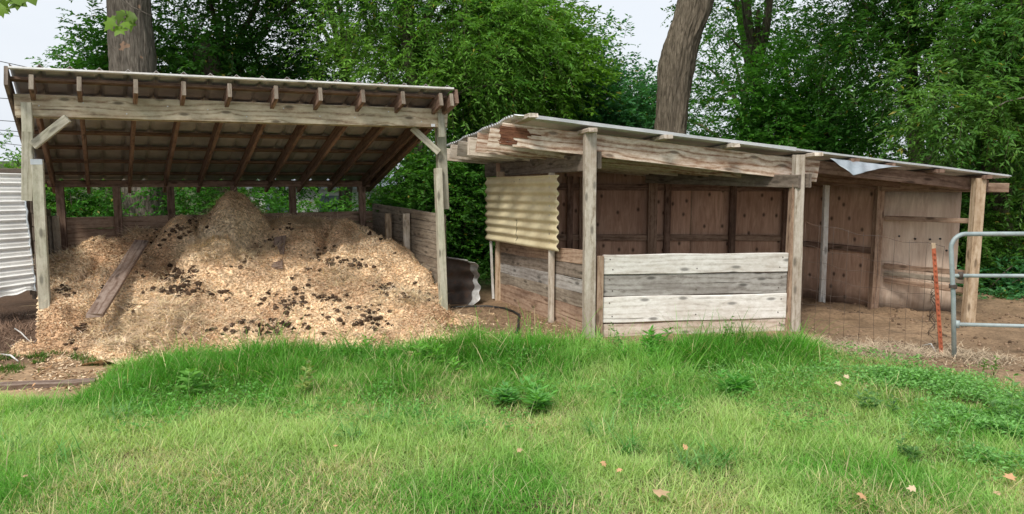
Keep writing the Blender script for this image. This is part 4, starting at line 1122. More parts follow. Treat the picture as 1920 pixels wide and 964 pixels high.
N = 4000; x = -5.6 + 1.5 * rng.random(N); y = 6.2 + 2.2 * rng.random(N); k = (grass_mask(x, y) < .5) & (x < -.585 * y); x, y = x[k], y[k]; n_ = len(x)
cc = np.array([0.26, 0.17, 0.12]) * (.4 + 1.1 * rng.random((n_, 1)))
p3 = blades(x, y, gz(x, y) + .004, .05 + .12 * rng.random(n_), .003 + .004 * rng.random(n_), .8 + .75 * rng.random(n_), rng.random(n_) * 6.283, .3 * rng.random(n_), cc, cc)
v_, f_, c_ = merge([p1, p2, p3])
tag(link('straw_litter', npmesh('straw_litter', v_, f_, colors=c_), M_chip), kind='stuff')
# small green patch on the chips at the left
N = 5000; q_ = G(50, 678); x = q_.x + .32 * rng.standard_normal(N); y = q_.y + .16 * rng.standard_normal(N) ; k = fbm(x*5, y*5, 0, 77) > .47; x, y = x[k], y[k]; n_ = len(x)
cc = np.array([0.10, 0.21, 0.03]) * (.6 + .8 * rng.random((n_, 1)))
v_, f_, c_ = merge([blades(x, y, gz(x, y), .03 + .04 * rng.random(n_), .004 + .003 * rng.random(n_), .3 + .7 * rng.random(n_), rng.random(n_) * 6.283, .8 * rng.random(n_), cc * .7, cc)])
tag(link('moss_patch', npmesh('moss_patch', v_, f_, colors=c_), M_grass), kind='stuff')

# ------------------------------------------------------------------ leaves
def leaf_quads(o, d, nrm, ln, wd, col, fold=.25):
    """o base points, d leaf direction, nrm normal; 4-vertex folded leaves"""
    s_ = np.cross(d, nrm); s_ /= np.linalg.norm(s_, axis=1, keepdims=True) + 1e-9
    n2_ = np.cross(s_, d)
    L_ = ln[:, None]; W_ = (wd * .5)[:, None]
    v0 = o; v1 = o + d * L_ * .42 + s_ * W_ + n2_ * W_ * fold; v2 = o + d * L_ - n2_ * L_ * .12; v3 = o + d * L_ * .42 - s_ * W_ + n2_ * W_ * fold
    V_ = np.stack([v0, v1, v2, v3], 1).reshape(-1, 3)
    i_ = (np.arange(len(o)) * 4)[:, None]
    F_ = np.concatenate([i_ + np.array([[0, 1, 2]]), i_ + np.array([[0, 2, 3]])], 0)
    return V_, F_, np.repeat(col, 4, 0)
def unit(v): return v / (np.linalg.norm(v, axis=1, keepdims=True) + 1e-9)
def crown(ells, ntw, m=14, leaf=(.09, .040), twig=.38, droop=.35, colA=(.035, .10, .018), colB=(.10, .22, .035), gap=.42, seed=0, gs=1.3, cs=1.0):
    rs = np.random.default_rng(seed)
    vol = np.array([e[3] * e[4] * e[5] for e in ells]) ** .75; pr_ = vol / vol.sum()
    per = 15; nc = max(6, ntw // per)
    pick_ = rs.choice(len(ells), nc * 2, p=pr_)
    E = np.array(ells)[pick_]
    u_ = unit(rs.standard_normal((len(E), 3))); r = rs.random(len(E)) ** .45
    o = E[:, :3] + u_ * r[:, None] * E[:, 3:6]
    nz_ = fbm(o[:, 0] * gs, o[:, 1] * gs, o[:, 2] * gs * 1.3, seed * 13 + 1, 3)
    keep_ = (nz_ + .08 * (rs.random(len(o)) - .5)) > gap
    o, u_, r = o[keep_][:nc], u_[keep_][:nc], r[keep_][:nc]
    # each bough: twigs fanning out of a flattened, drooping clump
    rc = (.16 + .20 * rs.random(len(o))) * cs
    cshade = rs.random(len(o))
    k_ = per; o = np.repeat(o, k_, 0); u0 = np.repeat(u_, k_, 0); rc = np.repeat(rc, k_); cshade = np.repeat(cshade, k_)
    off_ = rs.standard_normal((len(o), 3)) * np.array([1, 1, .55]); o = o + off_ * rc[:, None]; o[:, 2] -= .5 * rc * (off_[:, 0] ** 2 + off_[:, 1] ** 2) * .4
    u_ = unit(u0 * .5 + off_); n_ = len(o)
    d = unit(u_ * .8 + .55 * rs.standard_normal((n_, 3)) + np.array([0, 0, .25])); L_ = twig * (.6 + .8 * rs.random(n_))
    side_ = unit(np.cross(d, np.array([0, 0, 1.0]) + .2 * rs.standard_normal((n_, 3))))
    tt = np.repeat(((np.arange(m) + .5) / m)[None], n_, 0) + .03 * rs.standard_normal((n_, m))
    sgn = np.where(np.arange(m) % 2 == 0, 1.0, -1.0)[None, :] * np.ones((n_, 1))
    base = o[:, None] + d[:, None] * (tt * L_[:, None])[..., None]; base[..., 2] -= droop * L_[:, None] * tt ** 2
    ld_ = d[:, None] * .6 + side_[:, None] * sgn[..., None] * .85 + .28 * rs.standard_normal((n_, m, 3)); ld_[..., 2] -= droop * .7
    ld_ = unit(ld_.reshape(-1, 3)); base = base.reshape(-1, 3)
    nr_ = unit(np.array([0, 0, 1.0]) + .55 * rs.standard_normal((len(base), 3)))
    sz = (.65 + .6 * rs.random(len(base)))
    cn = fbm(o[:, 0] * .9 + 5, o[:, 1] * .9, o[:, 2] * .9, seed * 7 + 3, 2)
    mixv = np.clip(np.clip((cn - .32) / .36, 0, 1) * .45 + .45 * cshade ** 1.5 + .2 * rs.random(n_), 0, 1)
    A_, B_ = np.array(colA), np.array(colB)
    cl_ = A_ * (1 - mixv[:, None]) + B_ * mixv[:, None]
    cl_ = np.repeat(cl_, m, 0) * (.7 + .6 * rs.random((n_ * m, 1)))
    yel = rs.random(n_ * m) < .012; cl_[yel] = np.array([.32, .30, .05])
    V_, F_, C_ = leaf_quads(base, ld_, nr_, leaf[0] * sz, leaf[1] * sz, cl_)
    # twig strips
    e0 = o; e1 = o + d * (L_)[:, None]; e1[:, 2] -= droop * L_; w_ = side_ * .0035
    TV = np.stack([e0 - w_, e0 + w_, e1], 1).reshape(-1, 3); TF = (np.arange(n_) * 3)[:, None] + np.arange(3)[None] + len(V_)
    TC = np.tile(np.array([[.10, .08, .05]]), (n_ * 3, 1))
    return np.concatenate([V_, TV]), [np.concatenate([F_, TF])], np.concatenate([C_, TC]), o
def trunk_mesh(pts, rads, m, parent, name='trunk', n=16, jit=.18, furrow=0.0):
    # smooth resample; big trunks get modelled furrows and lumps
    P_ = []; R_ = []; K = 5 if not furrow else 16
    for i in range(len(pts) - 1):
        p0 = Vector(pts[max(i-1, 0)]); p1 = Vector(pts[i]); p2 = Vector(pts[i+1]); p3 = Vector(pts[min(i+2, len(pts)-1)])
        for k in range(K):
            t_ = k / K
            P_.append(.5 * ((2 * p1) + (p2 - p0) * t_ + (2*p0 - 5*p1 + 4*p2 - p3) * t_**2 + (3*p1 - p0 - 3*p2 + p3) * t_**3)); R_.append(rads[i] + (rads[i+1] - rads[i]) * t_)
    P_.append(Vector(pts[-1])); R_.append(rads[-1])
    mb = MB().tube(P_, R_, n=n, jit=jit)
    if furrow:
        acc = 0
        for i, p in enumerate(P_):
            if i: acc += (p - P_[i-1]).length
            for q in range(n):
                v_ = mb.v[i * n + q]; a_ = 2 * math.pi * q / n; d_ = (v_ - p)
                c_, s_ = math.cos(a_), math.sin(a_)
                f_ = abs(mnoise.noise(Vector((c_ * 7, s_ * 7, acc * 2.6)))) + .6 * abs(mnoise.noise(Vector((c_ * 15 + 3, s_ * 15, acc * 6))))
                l_ = mnoise.noise(Vector((c_ * 1.6, s_ * 1.6, acc * 1.3 + 9)))
                mb.v[i * n + q] = p + d_ * (1 + furrow * (f_ - .35) + furrow * 1.1 * l_)
    return mb.build(name, m, parent)
def limbs(tr_pts, tr_r, targets, parent, m, r0=.06):
    mb = MB()
    for tg_ in targets:
        tg_ = Vector(tg_); best = None
        # leave the trunk lower than the target
        zt_ = tg_.z - abs((tg_ - Vector(tr_pts[-1])).length) * .35 - .3
        cands = [Vector(tr_pts[i]).lerp(Vector(tr_pts[i+1]), k / 6) for i in range(len(tr_pts) - 1) for k in (0, 3)]
        s_ = min(cands, key=lambda q: abs(q.z - zt_) + .15 * (q - tg_).length)
        mid_ = s_.lerp(tg_, .5) + Vector((random.uniform(-.15, .15), random.uniform(-.15, .15), .12 * (tg_ - s_).length * .8))
        pts = [s_, s_.lerp(mid_, .5) + Vector((random.uniform(-.05, .05), 0, .03)), mid_, mid_.lerp(tg_, .5) + Vector((random.uniform(-.08, .08), random.uniform(-.08, .08), .04)), tg_]
        L_ = (tg_ - s_).length; r = min(r0, .012 + .02 * L_)
        mb.tube(pts, [r, r * .85, r * .65, r * .4, r * .18], n=6, jit=.2)
    return mb.build('limb', m, parent)
def tree(name, label, cat, base, ells, ntw, trunk_r=.12, lean=(0, 0), group=None, bm=B_dark, nl=9, seed=1, trunk=True, **k):
    base = Vector(base); t = thing(name, label, cat, base[:], group)
    V_, F_, C_, o_ = crown(ells, ntw, seed=seed, **k)
    link('crown', npmesh('crown', V_, F_, colors=C_), M_leaf, t)
    top = Vector(ells[0][:3]) + Vector((0, 0, ells[0][5] * .3))
    if trunk:
        mid_ = base.lerp(top, .5) + Vector((lean[0], lean[1], 0))
        tp_ = [base + Vector((0, 0, -.15)), base + Vector((0, 0, .25)) * 1.0, mid_, top]
        trunk_mesh(tp_, [trunk_r * 1.5, trunk_r * 1.1, trunk_r * .8, trunk_r * .3], bm, t, n=10)
        idx = np.random.default_rng(seed).choice(len(o_), min(nl, len(o_)), replace=False)
        limbs(tp_, trunk_r, o_[idx], t, bm, r0=trunk_r * .55)
    else:
        mb = MB(); idx = np.random.default_rng(seed).choice(len(o_), min(nl, len(o_)), replace=False)
        for q_ in o_[idx]:
            q_ = Vector(q_); s_ = base + Vector((random.uniform(-.2, .2), random.uniform(-.1, .1), -.05)); mid_ = s_.lerp(q_, .55) + Vector((random.uniform(-.08, .08), 0, .1))
            mb.tube([s_, mid_, q_], [.016, .011, .005], n=5)
        mb.build('stems', bm, t)
    return t
def E(px_, py_, Yd, rx, ry, rz):
    q_ = P(px_, py_, Yd); return (q_.x, q_.y, q_.z, rx, ry, rz)
def gp(px_, Yd):
    q_ = P(px_, 400, Yd); return (q_.x, q_.y, gzs(q_.x, q_.y))
DK = dict(colA=(.018, .08, .013), colB=(.09, .25, .028)); MD = dict(colA=(.035, .15, .022), colB=(.14, .37, .045)); BR_ = dict(colA=(.055, .18, .02), colB=(.23, .45, .07))
BL2 = dict(colA=(.026, .13, .045), colB=(.11, .32, .11))

# the big bare trunks
t = thing('sycamore', 'thick grey sycamore trunk with peeling spots rising behind the roof of the open shed', 'tree', gp(270, 12.4))
q0_ = P(270, 430, 12.4)
tp_ = [Vector((q0_.x, 12.4, gzs(q0_.x, 12.4) - .2)), P(270, 400, 12.4), P(262, 250, 12.4), P(248, 110, 12.4), P(242, 0, 12.4), P(236, -160, 12.4), P(225, -330, 12.4)]
trunk_mesh(tp_, [.50, .385, .345, .325, .305, .26, .2], B_syc, t, n=110, jit=.06, furrow=.11)
V_, F_, C_, o_ = crown([E(250, -330, 12.4, 3.2, 2.6, 1.3)], 900, m=12, leaf=(.16, .13), twig=.5, colA=(.04, .11, .02), colB=(.10, .22, .03), gap=.36, seed=90)
link('crown', npmesh('crown', V_, F_, colors=C_), M_leaf, t)
limbs(tp_, .2, o_[:14], t, B_syc, r0=.09)
t = thing('leaning_tree', 'brown-barked trunk leaning to the right behind the low stall shed roof', 'tree', gp(1238, 12.6))
q0_ = gp(1232, 12.6)
tp_ = [Vector(q0_) - Vector((0, 0, .2)), P(1246, 330, 12.6), P(1258, 235, 12.6), P(1268, 130, 12.6), P(1280, 70, 12.6), P(1307, -10, 12.6), P(1340, -160, 12.6), P(1380, -320, 12.6)]
trunk_mesh(tp_, [.34, .25, .235, .255, .245, .25, .22, .17], B_lean, t, n=110, jit=.08, furrow=.17)
V_, F_, C_, o_ = crown([E(1400, -330, 12.6, 2.4, 2.4, 1.2)], 600, m=12, leaf=(.10, .05), twig=.5, gap=.36, seed=91, **MD)
link('crown', npmesh('crown', V_, F_, colors=C_), M_leaf, t); limbs(tp_, .15, o_[:12], t, B_lean, r0=.08)

# sycamore leaves hanging into the frame
def syc_leaf(mb_v, mb_f, mb_c, o, s, ang, tilt, col):
    pts = [(0, -.1), (.28, -.02), (.62, .05), (.36, .30), (.60, .62), (.26, .60), (.0, 1.05), (-.26, .60), (-.60, .62), (-.36, .30), (-.62, .05), (-.28, -.02)]
    M_ = Matrix.Rotation(tilt[1], 3, 'Z') @ Matrix.Rotation(tilt[0], 3, 'X') @ Matrix.Rotation(ang, 3, 'Z')
    b0 = len(mb_v)
    mb_v.append(tuple(Vector(o) + M_ @ Vector((0, .35 * s, .03 * s)))); mb_c.append(col)
    for x_, y_ in pts:
        mb_v.append(tuple(Vector(o) + M_ @ Vector((x_ * s, y_ * s, -.10 * s * (abs(x_) + abs(y_ - .4)))))); mb_c.append(col * random.uniform(.85, 1.1))
    for i in range(12): mb_f.append((b0, b0 + 1 + i, b0 + 1 + (i + 1) % 12))
def syc_branch(label, stem, spots, s, group='sycamore sprays hanging into view'):
    t_ = thing('sycamore_branch', label, 'branch', stem[0][:], group)
    v_, f_, c_ = [], [], []
    for p_ in spots:
        syc_leaf(v_, f_, c_, p_, s * random.uniform(.7, 1.1), random.uniform(2.2, 4.1), (random.uniform(.7, 1.9), random.uniform(-.6, .6)), np.array([.17, .30, .035]) * random.uniform(.5, 1.15))
    link('leaves', npmesh('leaves', np.array(v_), [np.array(f_)], colors=np.array(c_)), M_leaf, t_)
    MB().tube(stem, [.012 - .008 * i / (len(stem) - 1) for i in range(len(stem))], n=6).build('twig', B_syc, t_)
Yb = 8.0
syc_branch('yellow-green lobed leaves on a twig hanging in front of the sycamore trunk', [P(200, -120, Yb), P(215, -30, Yb), P(232, 12, Yb)] + [P(238, 30, Yb)],
           [P(232 + dx_, 16 + dy_, Yb + dz_) for dx_, dy_, dz_ in ((-6, 6, 0), (8, 14, .05), (0, 26, -.05), (14, 22, .1), (-14, 14, .08), (-22, 22, 0), (4, 4, .1), (18, 10, 0), (-4, 34, .05))], .125)
syc_branch('cluster of dark green lobed leaves poking in at the top left corner', [P(-90, -90, 5.0), P(-20, -40, 5.0), P(20, 0, 5.0)],
           [P(a__, b__, 5.0 + c__) for a__, b__, c__ in ((8, 14, 0), (44, 2, .05), (0, 0, .1), (26, -6, .04), (-10, 20, .1), (-16, 2, 0), (52, -12, 0))], .10)
MB_ = MB(); 
bt = MB().tube([P(150, -120, 9), P(225, -10, 9.0), P(245, 12, 9.0), P(285, 30, 9.0)], [.02, .012, .009, .003], n=6).build('bare_branch', B_syc); tag(bt, 'thin bare grey branch crossing in front of the sycamore trunk at the top', 'branch')

# trees behind the sheds
G_MID = 'leafy trees behind the sheds'
TREES = [
 ('broadleaf_tree', 'dense dark green tree between the sycamore trunk and the middle of the open shed roof', 420, 15.0, [E(430, 90, 15, 1.9, 1.6, 1.9), E(540, 190, 14.6, 1.2, 1.3, 1.5), E(350, 200, 14.6, 1.1, 1.2, 1.3), E(450, -120, 15, 1.8, 1.6, 1.2)], 5200, dict(gap=.45, **DK), 11),
 ('slender_tree', 'thin leafy tree with sprigs against the pale sky left of the sycamore trunk', 215, 14.0, [E(205, 130, 14, .55, .8, 1.0), E(225, 40, 14, .7, .8, .8), E(175, 140, 14, .35, .5, .35), E(170, 25, 14, .3, .5, .3)], 620, dict(gap=.44, twig=.34, **MD), 12),
 ('pecan_tree', 'bright feathery green tree overhanging the right end of the open shed roof', 775, 12.2, [E(770, 20, 12.2, 1.5, 1.3, 1.0), E(860, 80, 11.8, 1.2, 1.1, .9), E(700, 60, 11.8, .7, .8, .6), E(920, 30, 12.2, 1.2, 1.2, 1.0), E(800, -130, 12.4, 1.9, 1.4, .9)], 3600, dict(gap=.47, leaf=(.078, .024), twig=.40, droop=.45, **BR_), 13),
 ('broadleaf_tree', 'dark tree seen between the open shed roof and the pecan, with sky gaps', 640, 15.2, [E(640, 60, 15.2, 1.0, 1.2, 1.5), E(680, 160, 15, .9, 1.1, .9), E(600, -100, 15.4, 1.4, 1.4, 1.2)], 1300, dict(gap=.54, **DK), 14),
 ('broadleaf_tree', 'tall yellow-green tree above the left corner of the stall roof', 960, 13.4, [E(960, 130, 13.4, 1.3, 1.2, 1.2), E(990, 80, 13.6, .8, 1.0, .8), E(900, 190, 13.4, 1.0, 1.1, 1.0), E(930, -60, 14, .9, 1.2, .9)], 4000, dict(gap=.46, **dict(colA=(.055, .16, .014), colB=(.17, .35, .03))), 15),
 ('wispy_tree', 'loose blue-green tree with upswept sprigs against the sky left of the leaning trunk', 1140, 15.0, [E(1120, 190, 15, 1.1, 1.0, .9), E(1190, 200, 15, .8, .9, .7), E(1085, 110, 15, .6, .8, .7), E(1230, 230, 15, .6, .8, .6), E(1185, 110, 15, .22, .4, .5), E(1120, 60, 15, .2, .4, .4), E(1235, 160, 15, .2, .3, .3)], 2000, dict(gap=.52, twig=.42, droop=.1, **BL2), 16),
 ('broadleaf_tree', 'leafy tree directly right of the leaning trunk with a ragged outline', 1420, 15.0, [E(1420, 60, 15, 1.0, 1.2, 1.3), E(1400, 190, 14.6, 1.2, 1.3, 1.2), E(1470, 130, 15, .9, 1.0, 1.2), E(1340, 230, 15, .8, 1.0, .8), E(1430, -120, 15, 1.3, 1.3, 1.0)], 2900, dict(gap=.53, **MD), 17),
 ('broadleaf_tree', 'mid green tree above the loose tin flap of the stall roof', 1570, 13.8, [E(1560, 200, 13.8, 1.1, 1.2, 1.1), E(1620, 140, 14, 1.0, 1.1, 1.0), E(1520, 240, 13.8, .8, 1.0, .8), E(1640, 250, 13.6, .9, 1.0, .7)], 2300, dict(gap=.54, **MD), 18),
 ('drooping_tree', 'dark drooping tree with long narrow leaves filling the top right of the view', 1740, 12.0, [E(1700, 20, 12, 1.3, 1.2, .9), E(1660, 110, 12, .9, 1.0, .6), E(1760, 130, 12, 1.1, 1.1, 1.0), E(1630, 60, 12.4, .5, .9, .4), E(1740, -130, 12, 2.0, 1.4, .9)], 3300, dict(gap=.53, leaf=(.08, .028), twig=.36, droop=.4, cs=1.2, **DK), 19),
 ('willow_like_tree', 'light green tree with drooping narrow leaves at the right edge above the gate', 1905, 11.2, [E(1850, 160, 10.2, .9, .9, .9), E(1900, 60, 10.4, 1.0, 1.0, .9), E(1800, 250, 10.2, .6, .8, .5), E(1950, 240, 10.4, .8, .9, .7), E(2010, 60, 10.8, 1.2, 1.1, 1.2), E(1880, -120, 11, 1.6, 1.2, .9)], 4800, dict(gap=.46, leaf=(.085, .026), twig=.34, droop=.45, cs=1.15, **dict(colA=(.05, .165, .028), colB=(.20, .38, .075))), 20),
]
for nm, lab, bx, Yd, ells, ntw, kw, sd_ in TREES:
    tree(nm, lab, 'tree', gp(bx, Yd), ells, ntw, trunk_r=.13, group=G_MID, seed=sd_, lean=(random.uniform(-.15, .15), 0), nl=14, **kw)
tag(MB().tube([P(1990, 160, 9.4), P(1925, 182, 9.4), P(1888, 190, 9.4), P(1858, 206, 9.35)], [.016, .012, .008, .003], n=6, jit=.2).build('dead_branch', B_ivy), 'bare pale branch jutting from the drooping leaves at the right edge', 'branch')
# ivy-clad trunk at far right
t = thing('ivy_tree', 'pale grey flaring trunk half covered by ivy at the right edge behind the gate', 'tree', gp(1905, 12.2))
q0_ = gp(1893, 12.2)
tp_ = [Vector(q0_) - Vector((0, 0, .15)), Vector(q0_) + Vector((0, 0, .25)), P(1902, 470, 12.2), P(1908, 380, 12.2), P(1914, 240, 12.2), P(1922, 60, 12.2), P(1930, -150, 12.2)]
trunk_mesh(tp_, [.42, .33, .24, .20, .19, .17, .13], B_ivy, t, n=72, jit=.2, furrow=.14)
V_, F_, C_, o_ = crown([E(1905, 330, 12.0, .22, .2, .9), E(1925, -200, 12.2, 2, 1.4, .8), E(1890, 250, 12.0, .3, .25, .5)], 520, m=12, leaf=(.07, .05), twig=.25, gap=.3, seed=33, **MD)
link('crown', npmesh('crown', V_, F_, colors=C_), M_leaf, t)
# other trunks seen between leaves
for px_, Yd, r_, top, lab in ((776, 11.7, .10, -40, 'slim grey trunk curving up behind the right end of the open shed roof'), (1410, 16.5, .09, 0, 'dark slim trunk among the leaves right of the leaning trunk'),
                              (400, 13.6, .20, 120, 'dark trunk in shade behind the hay mound')):
    b0_ = gp(px_, Yd); t = thing('bare_trunk_tree', lab, 'tree', b0_)
    tp_ = [Vector(b0_) - Vector((0, 0, .1)), P(px_ + 12, 250, Yd), P(px_ - 12, 95, Yd), P(px_ - 30, top, Yd)]
    trunk_mesh(tp_, [r_ * 1.3, r_, r_ * .8, r_ * .5], B_dark, t, n=12)
    V_, F_, C_, o_ = crown([(tp_[-1].x, tp_[-1].y, tp_[-1].z + .3, .9, .9, .7)], 260, m=12, gap=.35, seed=int(px_), **DK)
    link('crown', npmesh('crown', V_, F_, colors=C_), M_leaf, t); limbs(tp_, r_, o_[:8], t, B_dark, r0=r_ * .5)

# far belt of trees
FAR = [(430, 24, 2.6, 3.0, 'far dark tree behind the left half of the open shed'), (620, 26, 1.8, 2.6, 'far tree filling the gap above the right half of the open shed roof'), (860, 23, 2.9, 3.4, 'far dark tree behind the gap between the two sheds'),
       (1060, 25, 2.4, 2.2, 'far low tree behind the left part of the stall roof'), (1230, 27, 1.7, 1.7, 'far low tree hidden partly by the leaning trunk'), (1390, 24, 2.2, 3.4, 'far tree behind the middle of the stall roof'),
       (1560, 26, 1.7, 2.6, 'far tree with bright sky gaps right of the stall roof middle'), (1740, 22, 2.8, 3.6, 'far dark tree behind the right end of the stall roof'), (1930, 21, 2.4, 3.8, 'far dark tree at the right edge behind the ivy trunk')]
for i, (px_, Yd, rx, top, lab) in enumerate(FAR):
    b0_ = gp(px_, Yd); z0 = b0_[2]
    zc = CH + top * .5
    x0 = b0_[0]
    tree('distant_tree', lab, 'tree', b0_, [(x0, Yd, zc, rx, 1.5, top * .75 + .3), (x0 - rx * .5, Yd, zc - 1.0, rx * .8, 1.4, 1.6), (x0 + rx * .55, Yd + .4, zc - .9, rx * .8, 1.4, 1.6)], 1050, m=12, leaf=(.12, .06), twig=.6, group='far trees beyond the sheds', seed=50 + i, gap=.52, gs=.9, trunk_r=.16, **(DK if i % 2 else MD))
# shrubs
SH = [
 (60, 12.0, [E(50, 330, 12, .5, .5, .45), E(20, 370, 12, .5, .5, .4)], 420, 'pale green bush behind the leaning white siding', BR_),
 (150, 12.2, [E(150, 370, 12.2, .75, .5, .45)], 700, 'bright green undergrowth left of the sycamore trunk, seen under the shed roof', MD),
 (350, 12.6, [E(350, 372, 12.6, .55, .5, .42)], 520, 'leafy bush just right of the sycamore trunk, seen under the shed roof', MD),
 (500, 12.8, [E(470, 385, 12.8, .5, .5, .36)], 420, 'dark bush behind the hay mound and second rear post from the right', MD),
 (640, 12.9, [E(620, 398, 12.9, .9, .5, .26)], 300, 'low bush in front of the far house, behind the rear wall of the open shed', MD),
 (780, 11.5, [E(790, 330, 11.35, .45, .35, .75), E(770, 400, 11.3, .45, .35, .4)], 1500, 'dark vine-covered bush behind the right side wall of the open shed', DK),
 (880, 12.0, [E(885, 440, 12.0, .6, .6, .85), E(870, 330, 12.2, .6, .6, .6), E(905, 520, 11.6, .4, .4, .4)], 3200, 'tall shaded bush filling the gap between the two sheds', dict(colA=(.03, .11, .015), colB=(.085, .25, .03))),
 (1800, 10.6, [E(1800, 440, 10.8, .4, .5, .75), E(1790, 520, 10.5, .4, .4, .4)], 1500, 'bright leafy bush right behind the far corner post of the stall', dict(colA=(.04, .13, .02), colB=(.11, .24, .03))),
 (1870, 11.4, [E(1885, 420, 11.6, .6, .5, .6), E(1850, 350, 11.8, .5, .5, .5), E(2000, 450, 11.4, .6, .5, .8)], 2000, 'dark bush in front of the ivy trunk behind the pipe gate', DK),
 (1870, 9.9, [E(1850, 560, 9.9, .55, .45, .30), E(1920, 570, 9.7, .6, .5, .30), E(2010, 560, 9.7, .6, .5, .35), E(1900, 530, 10.6, .6, .4, .35)], 2300, 'low weedy thicket behind the lower bars of the pipe gate', BL2),
]
for i, (px_, Yd, ells, ntw, lab, kw) in enumerate(SH):
    tree('shrub', lab, 'shrub', gp(px_, Yd), ells, ntw, trunk=False, group='bushes behind the sheds', seed=70 + i, gap=.33, twig=.26, leaf=(.065, .03), nl=10, gs=2.2, **kw)

# house in the distance
Hx = P(690, 400, 19)
hs_ = thing('house', 'small white house with a pale roof glimpsed far behind the open shed', 'house', (Hx.x, 20.5, -1.2))
mh = metal('white house siding', (.62, .62, .60), (.72, .72, .70), rust=0, metallic=0, rough=.7); mr_ = metal('pale blue-grey roof', (.42, .46, .52), (.52, .56, .62), rust=0, metallic=0, rough=.6)
mwn = metal('dark window glass', (.10, .13, .15), (.18, .22, .25), rust=0, metallic=0, rough=.2)
x0, x1 = P(470, 400, 19).x, P(780, 400, 19).x
zE = P(700, 352, 19).z
def boxm(a, b_):
    mb = MB(); a = Vector(a); b_ = Vector(b_); c0 = Vector(((a.x+b_.x)/2, (a.y+b_.y)/2, a.z)); mb.board(c0, Vector((c0.x, c0.y, b_.z)), abs(b_.x-a.x), abs(b_.y-a.y), up=(1, 0, 0), ch=.002, seg=2); return mb
boxm((x0, 19, -1.8), (x1, 23, zE)).build('wall', mh, hs_)
mb = MB(); zr = zE + 1.1
for i in range(1):
    mb.board(Vector((x0 - .3, 20.0, zE + .42)), Vector((x1 + .3, 20.0, zE + .42)), 2.5, .08, up=(0, 1, .36)); mb.board(Vector((x0 - .3, 22.4, zE + .42)), Vector((x1 + .3, 22.4, zE + .42)), 2.6, .08, up=(0, -1, .36))
mb.build('roof', mr_, hs_)
for pxw in (520, 620, 715):
    q_ = P(pxw, 384, 18.98); w_ = boxm((q_.x - .32, 18.94, q_.z - .38), (q_.x + .32, 18.999, q_.z + .28)).build('window', mh, hs_)
    boxm((q_.x - .26, 18.92, q_.z - .32), (q_.x + .26, 18.938, q_.z + .22)).build('pane', mwn, w_)

# overhead lines at the left
for i, (ya, yb, lab) in enumerate(((115, 128, 'topmost overhead wire crossing the sky at the left'), (184, 188, 'second overhead wire from the top at the left edge'), (226, 230, 'third overhead wire from the top at the left edge'),
                                  (244, 249, 'fourth overhead wire from the top at the left edge'), (252, 258, 'fifth overhead wire from the top at the left edge'), (268, 275, 'lowest overhead wire at the left edge'))):
    Yw = 24 + .5 * i; a_ = P(0, ya, Yw); b_ = P(60, yb, Yw + .2); d_ = (b_ - a_) / (b_.x - a_.x)
    pts = [a_ + d_ * k for k in (-30, -15, -5, 0, 2, 5)] + [a_ + d_ * 9 + Vector((0, 0, -.1))]
    tag(MB().tube(pts, .011, n=5).build('utility_wire', M_black), lab, 'wire', 'overhead wires')

# ------------------------------------------------------------------ weeds and fallen leaves
def weed(px_, py_, h, nst, lab, col, leaf=(.10, .035), spread=.5, m=8, group='tall weeds in the lawn', seed=0, name='weed'):
    q_ = G(px_, py_); rs = np.random.default_rng(seed + 500); zg = gzs(q_.x, q_.y)
    t_ = thing(name, lab, 'weed', (q_.x, q_.y, zg), group)
    mb = MB(); O_, D_, S_ = [], [], []
    for s_ in range(nst):
        a__ = rs.random() * 6.283; ln_ = h * (.65 + .4 * rs.random()); dv = Vector((math.cos(a__) * spread * rs.random(), math.sin(a__) * spread * rs.random(), 1)).normalized()
        b_ = Vector((q_.x + .05 * rs.standard_normal(), q_.y + .05 * rs.standard_normal(), zg)); mb.tube([b_, b_ + dv * ln_ * .5, b_ + dv * ln_ + Vector((0, 0, .01))], [.004, .003, .0015], n=5)
        for k in range(m):
            t__ = .25 + .75 * k / (m - 1); a2 = k * 2.4 + a__
            for j_ in (-.5, 0, .5) if leaf[1] < .03 else (0,):
                O_.append(b_ + dv * ln_ * t__); D_.append((math.cos(a2 + j_), math.sin(a2 + j_), .35 + .3 * t__)); S_.append(1.1 - .5 * t__)
    mb.build('stems', M_stem, t_)
    O_ = np.array([tuple(o_) for o_ in O_]); D_ = unit(np.array(D_) + .15 * rs.standard_normal((len(D_), 3))); S_ = np.array(S_) * (.8 + .4 * rs.random(len(S_)))
    cc_ = np.array(col) * (.75 + .5 * rs.random((len(O_), 1)))
    V_, F_, C_ = leaf_quads(O_, D_, unit(np.array([0, 0, 1.0]) + .25 * rs.standard_normal((len(O_), 3))), leaf[0] * S_, leaf[1] * S_, cc_, fold=.3)
    link('leaves', npmesh('leaves', V_, [F_], colors=C_), M_leaf, t_)
M_stem = metal('green stem', (.14, .28, .06), (.2, .34, .08), rust=0, metallic=0, rough=.7)
GRN = (.18, .42, .07)
weed(345, 745, .20, 3, 'broad-leaved weed in the lawn below the plank on the heap', (.16, .36, .07), leaf=(.13, .07), seed=1)
weed(575, 745, .30, 3, 'upright yellowish weed with a pale tip in the lawn below the heap', (.30, .36, .12), leaf=(.07, .022), seed=2)
weed(800, 690, .26, 5, 'weed clump in the tall grass near the right foot of the heap', GRN, leaf=(.10, .026), seed=3)
weed(850, 700, .15, 4, 'smaller weed just right of the clump near the heap foot', GRN, leaf=(.09, .03), seed=4)
weed(1010, 765, .20, 12, 'large bushy weed in the middle of the lawn', (.17, .42, .10), leaf=(.12, .028), spread=1.6, m=6, seed=5)
weed(945, 758, .16, 7, 'bushy weed left of the large middle weed', (.16, .40, .11), leaf=(.11, .028), spread=1.6, m=6, seed=6)
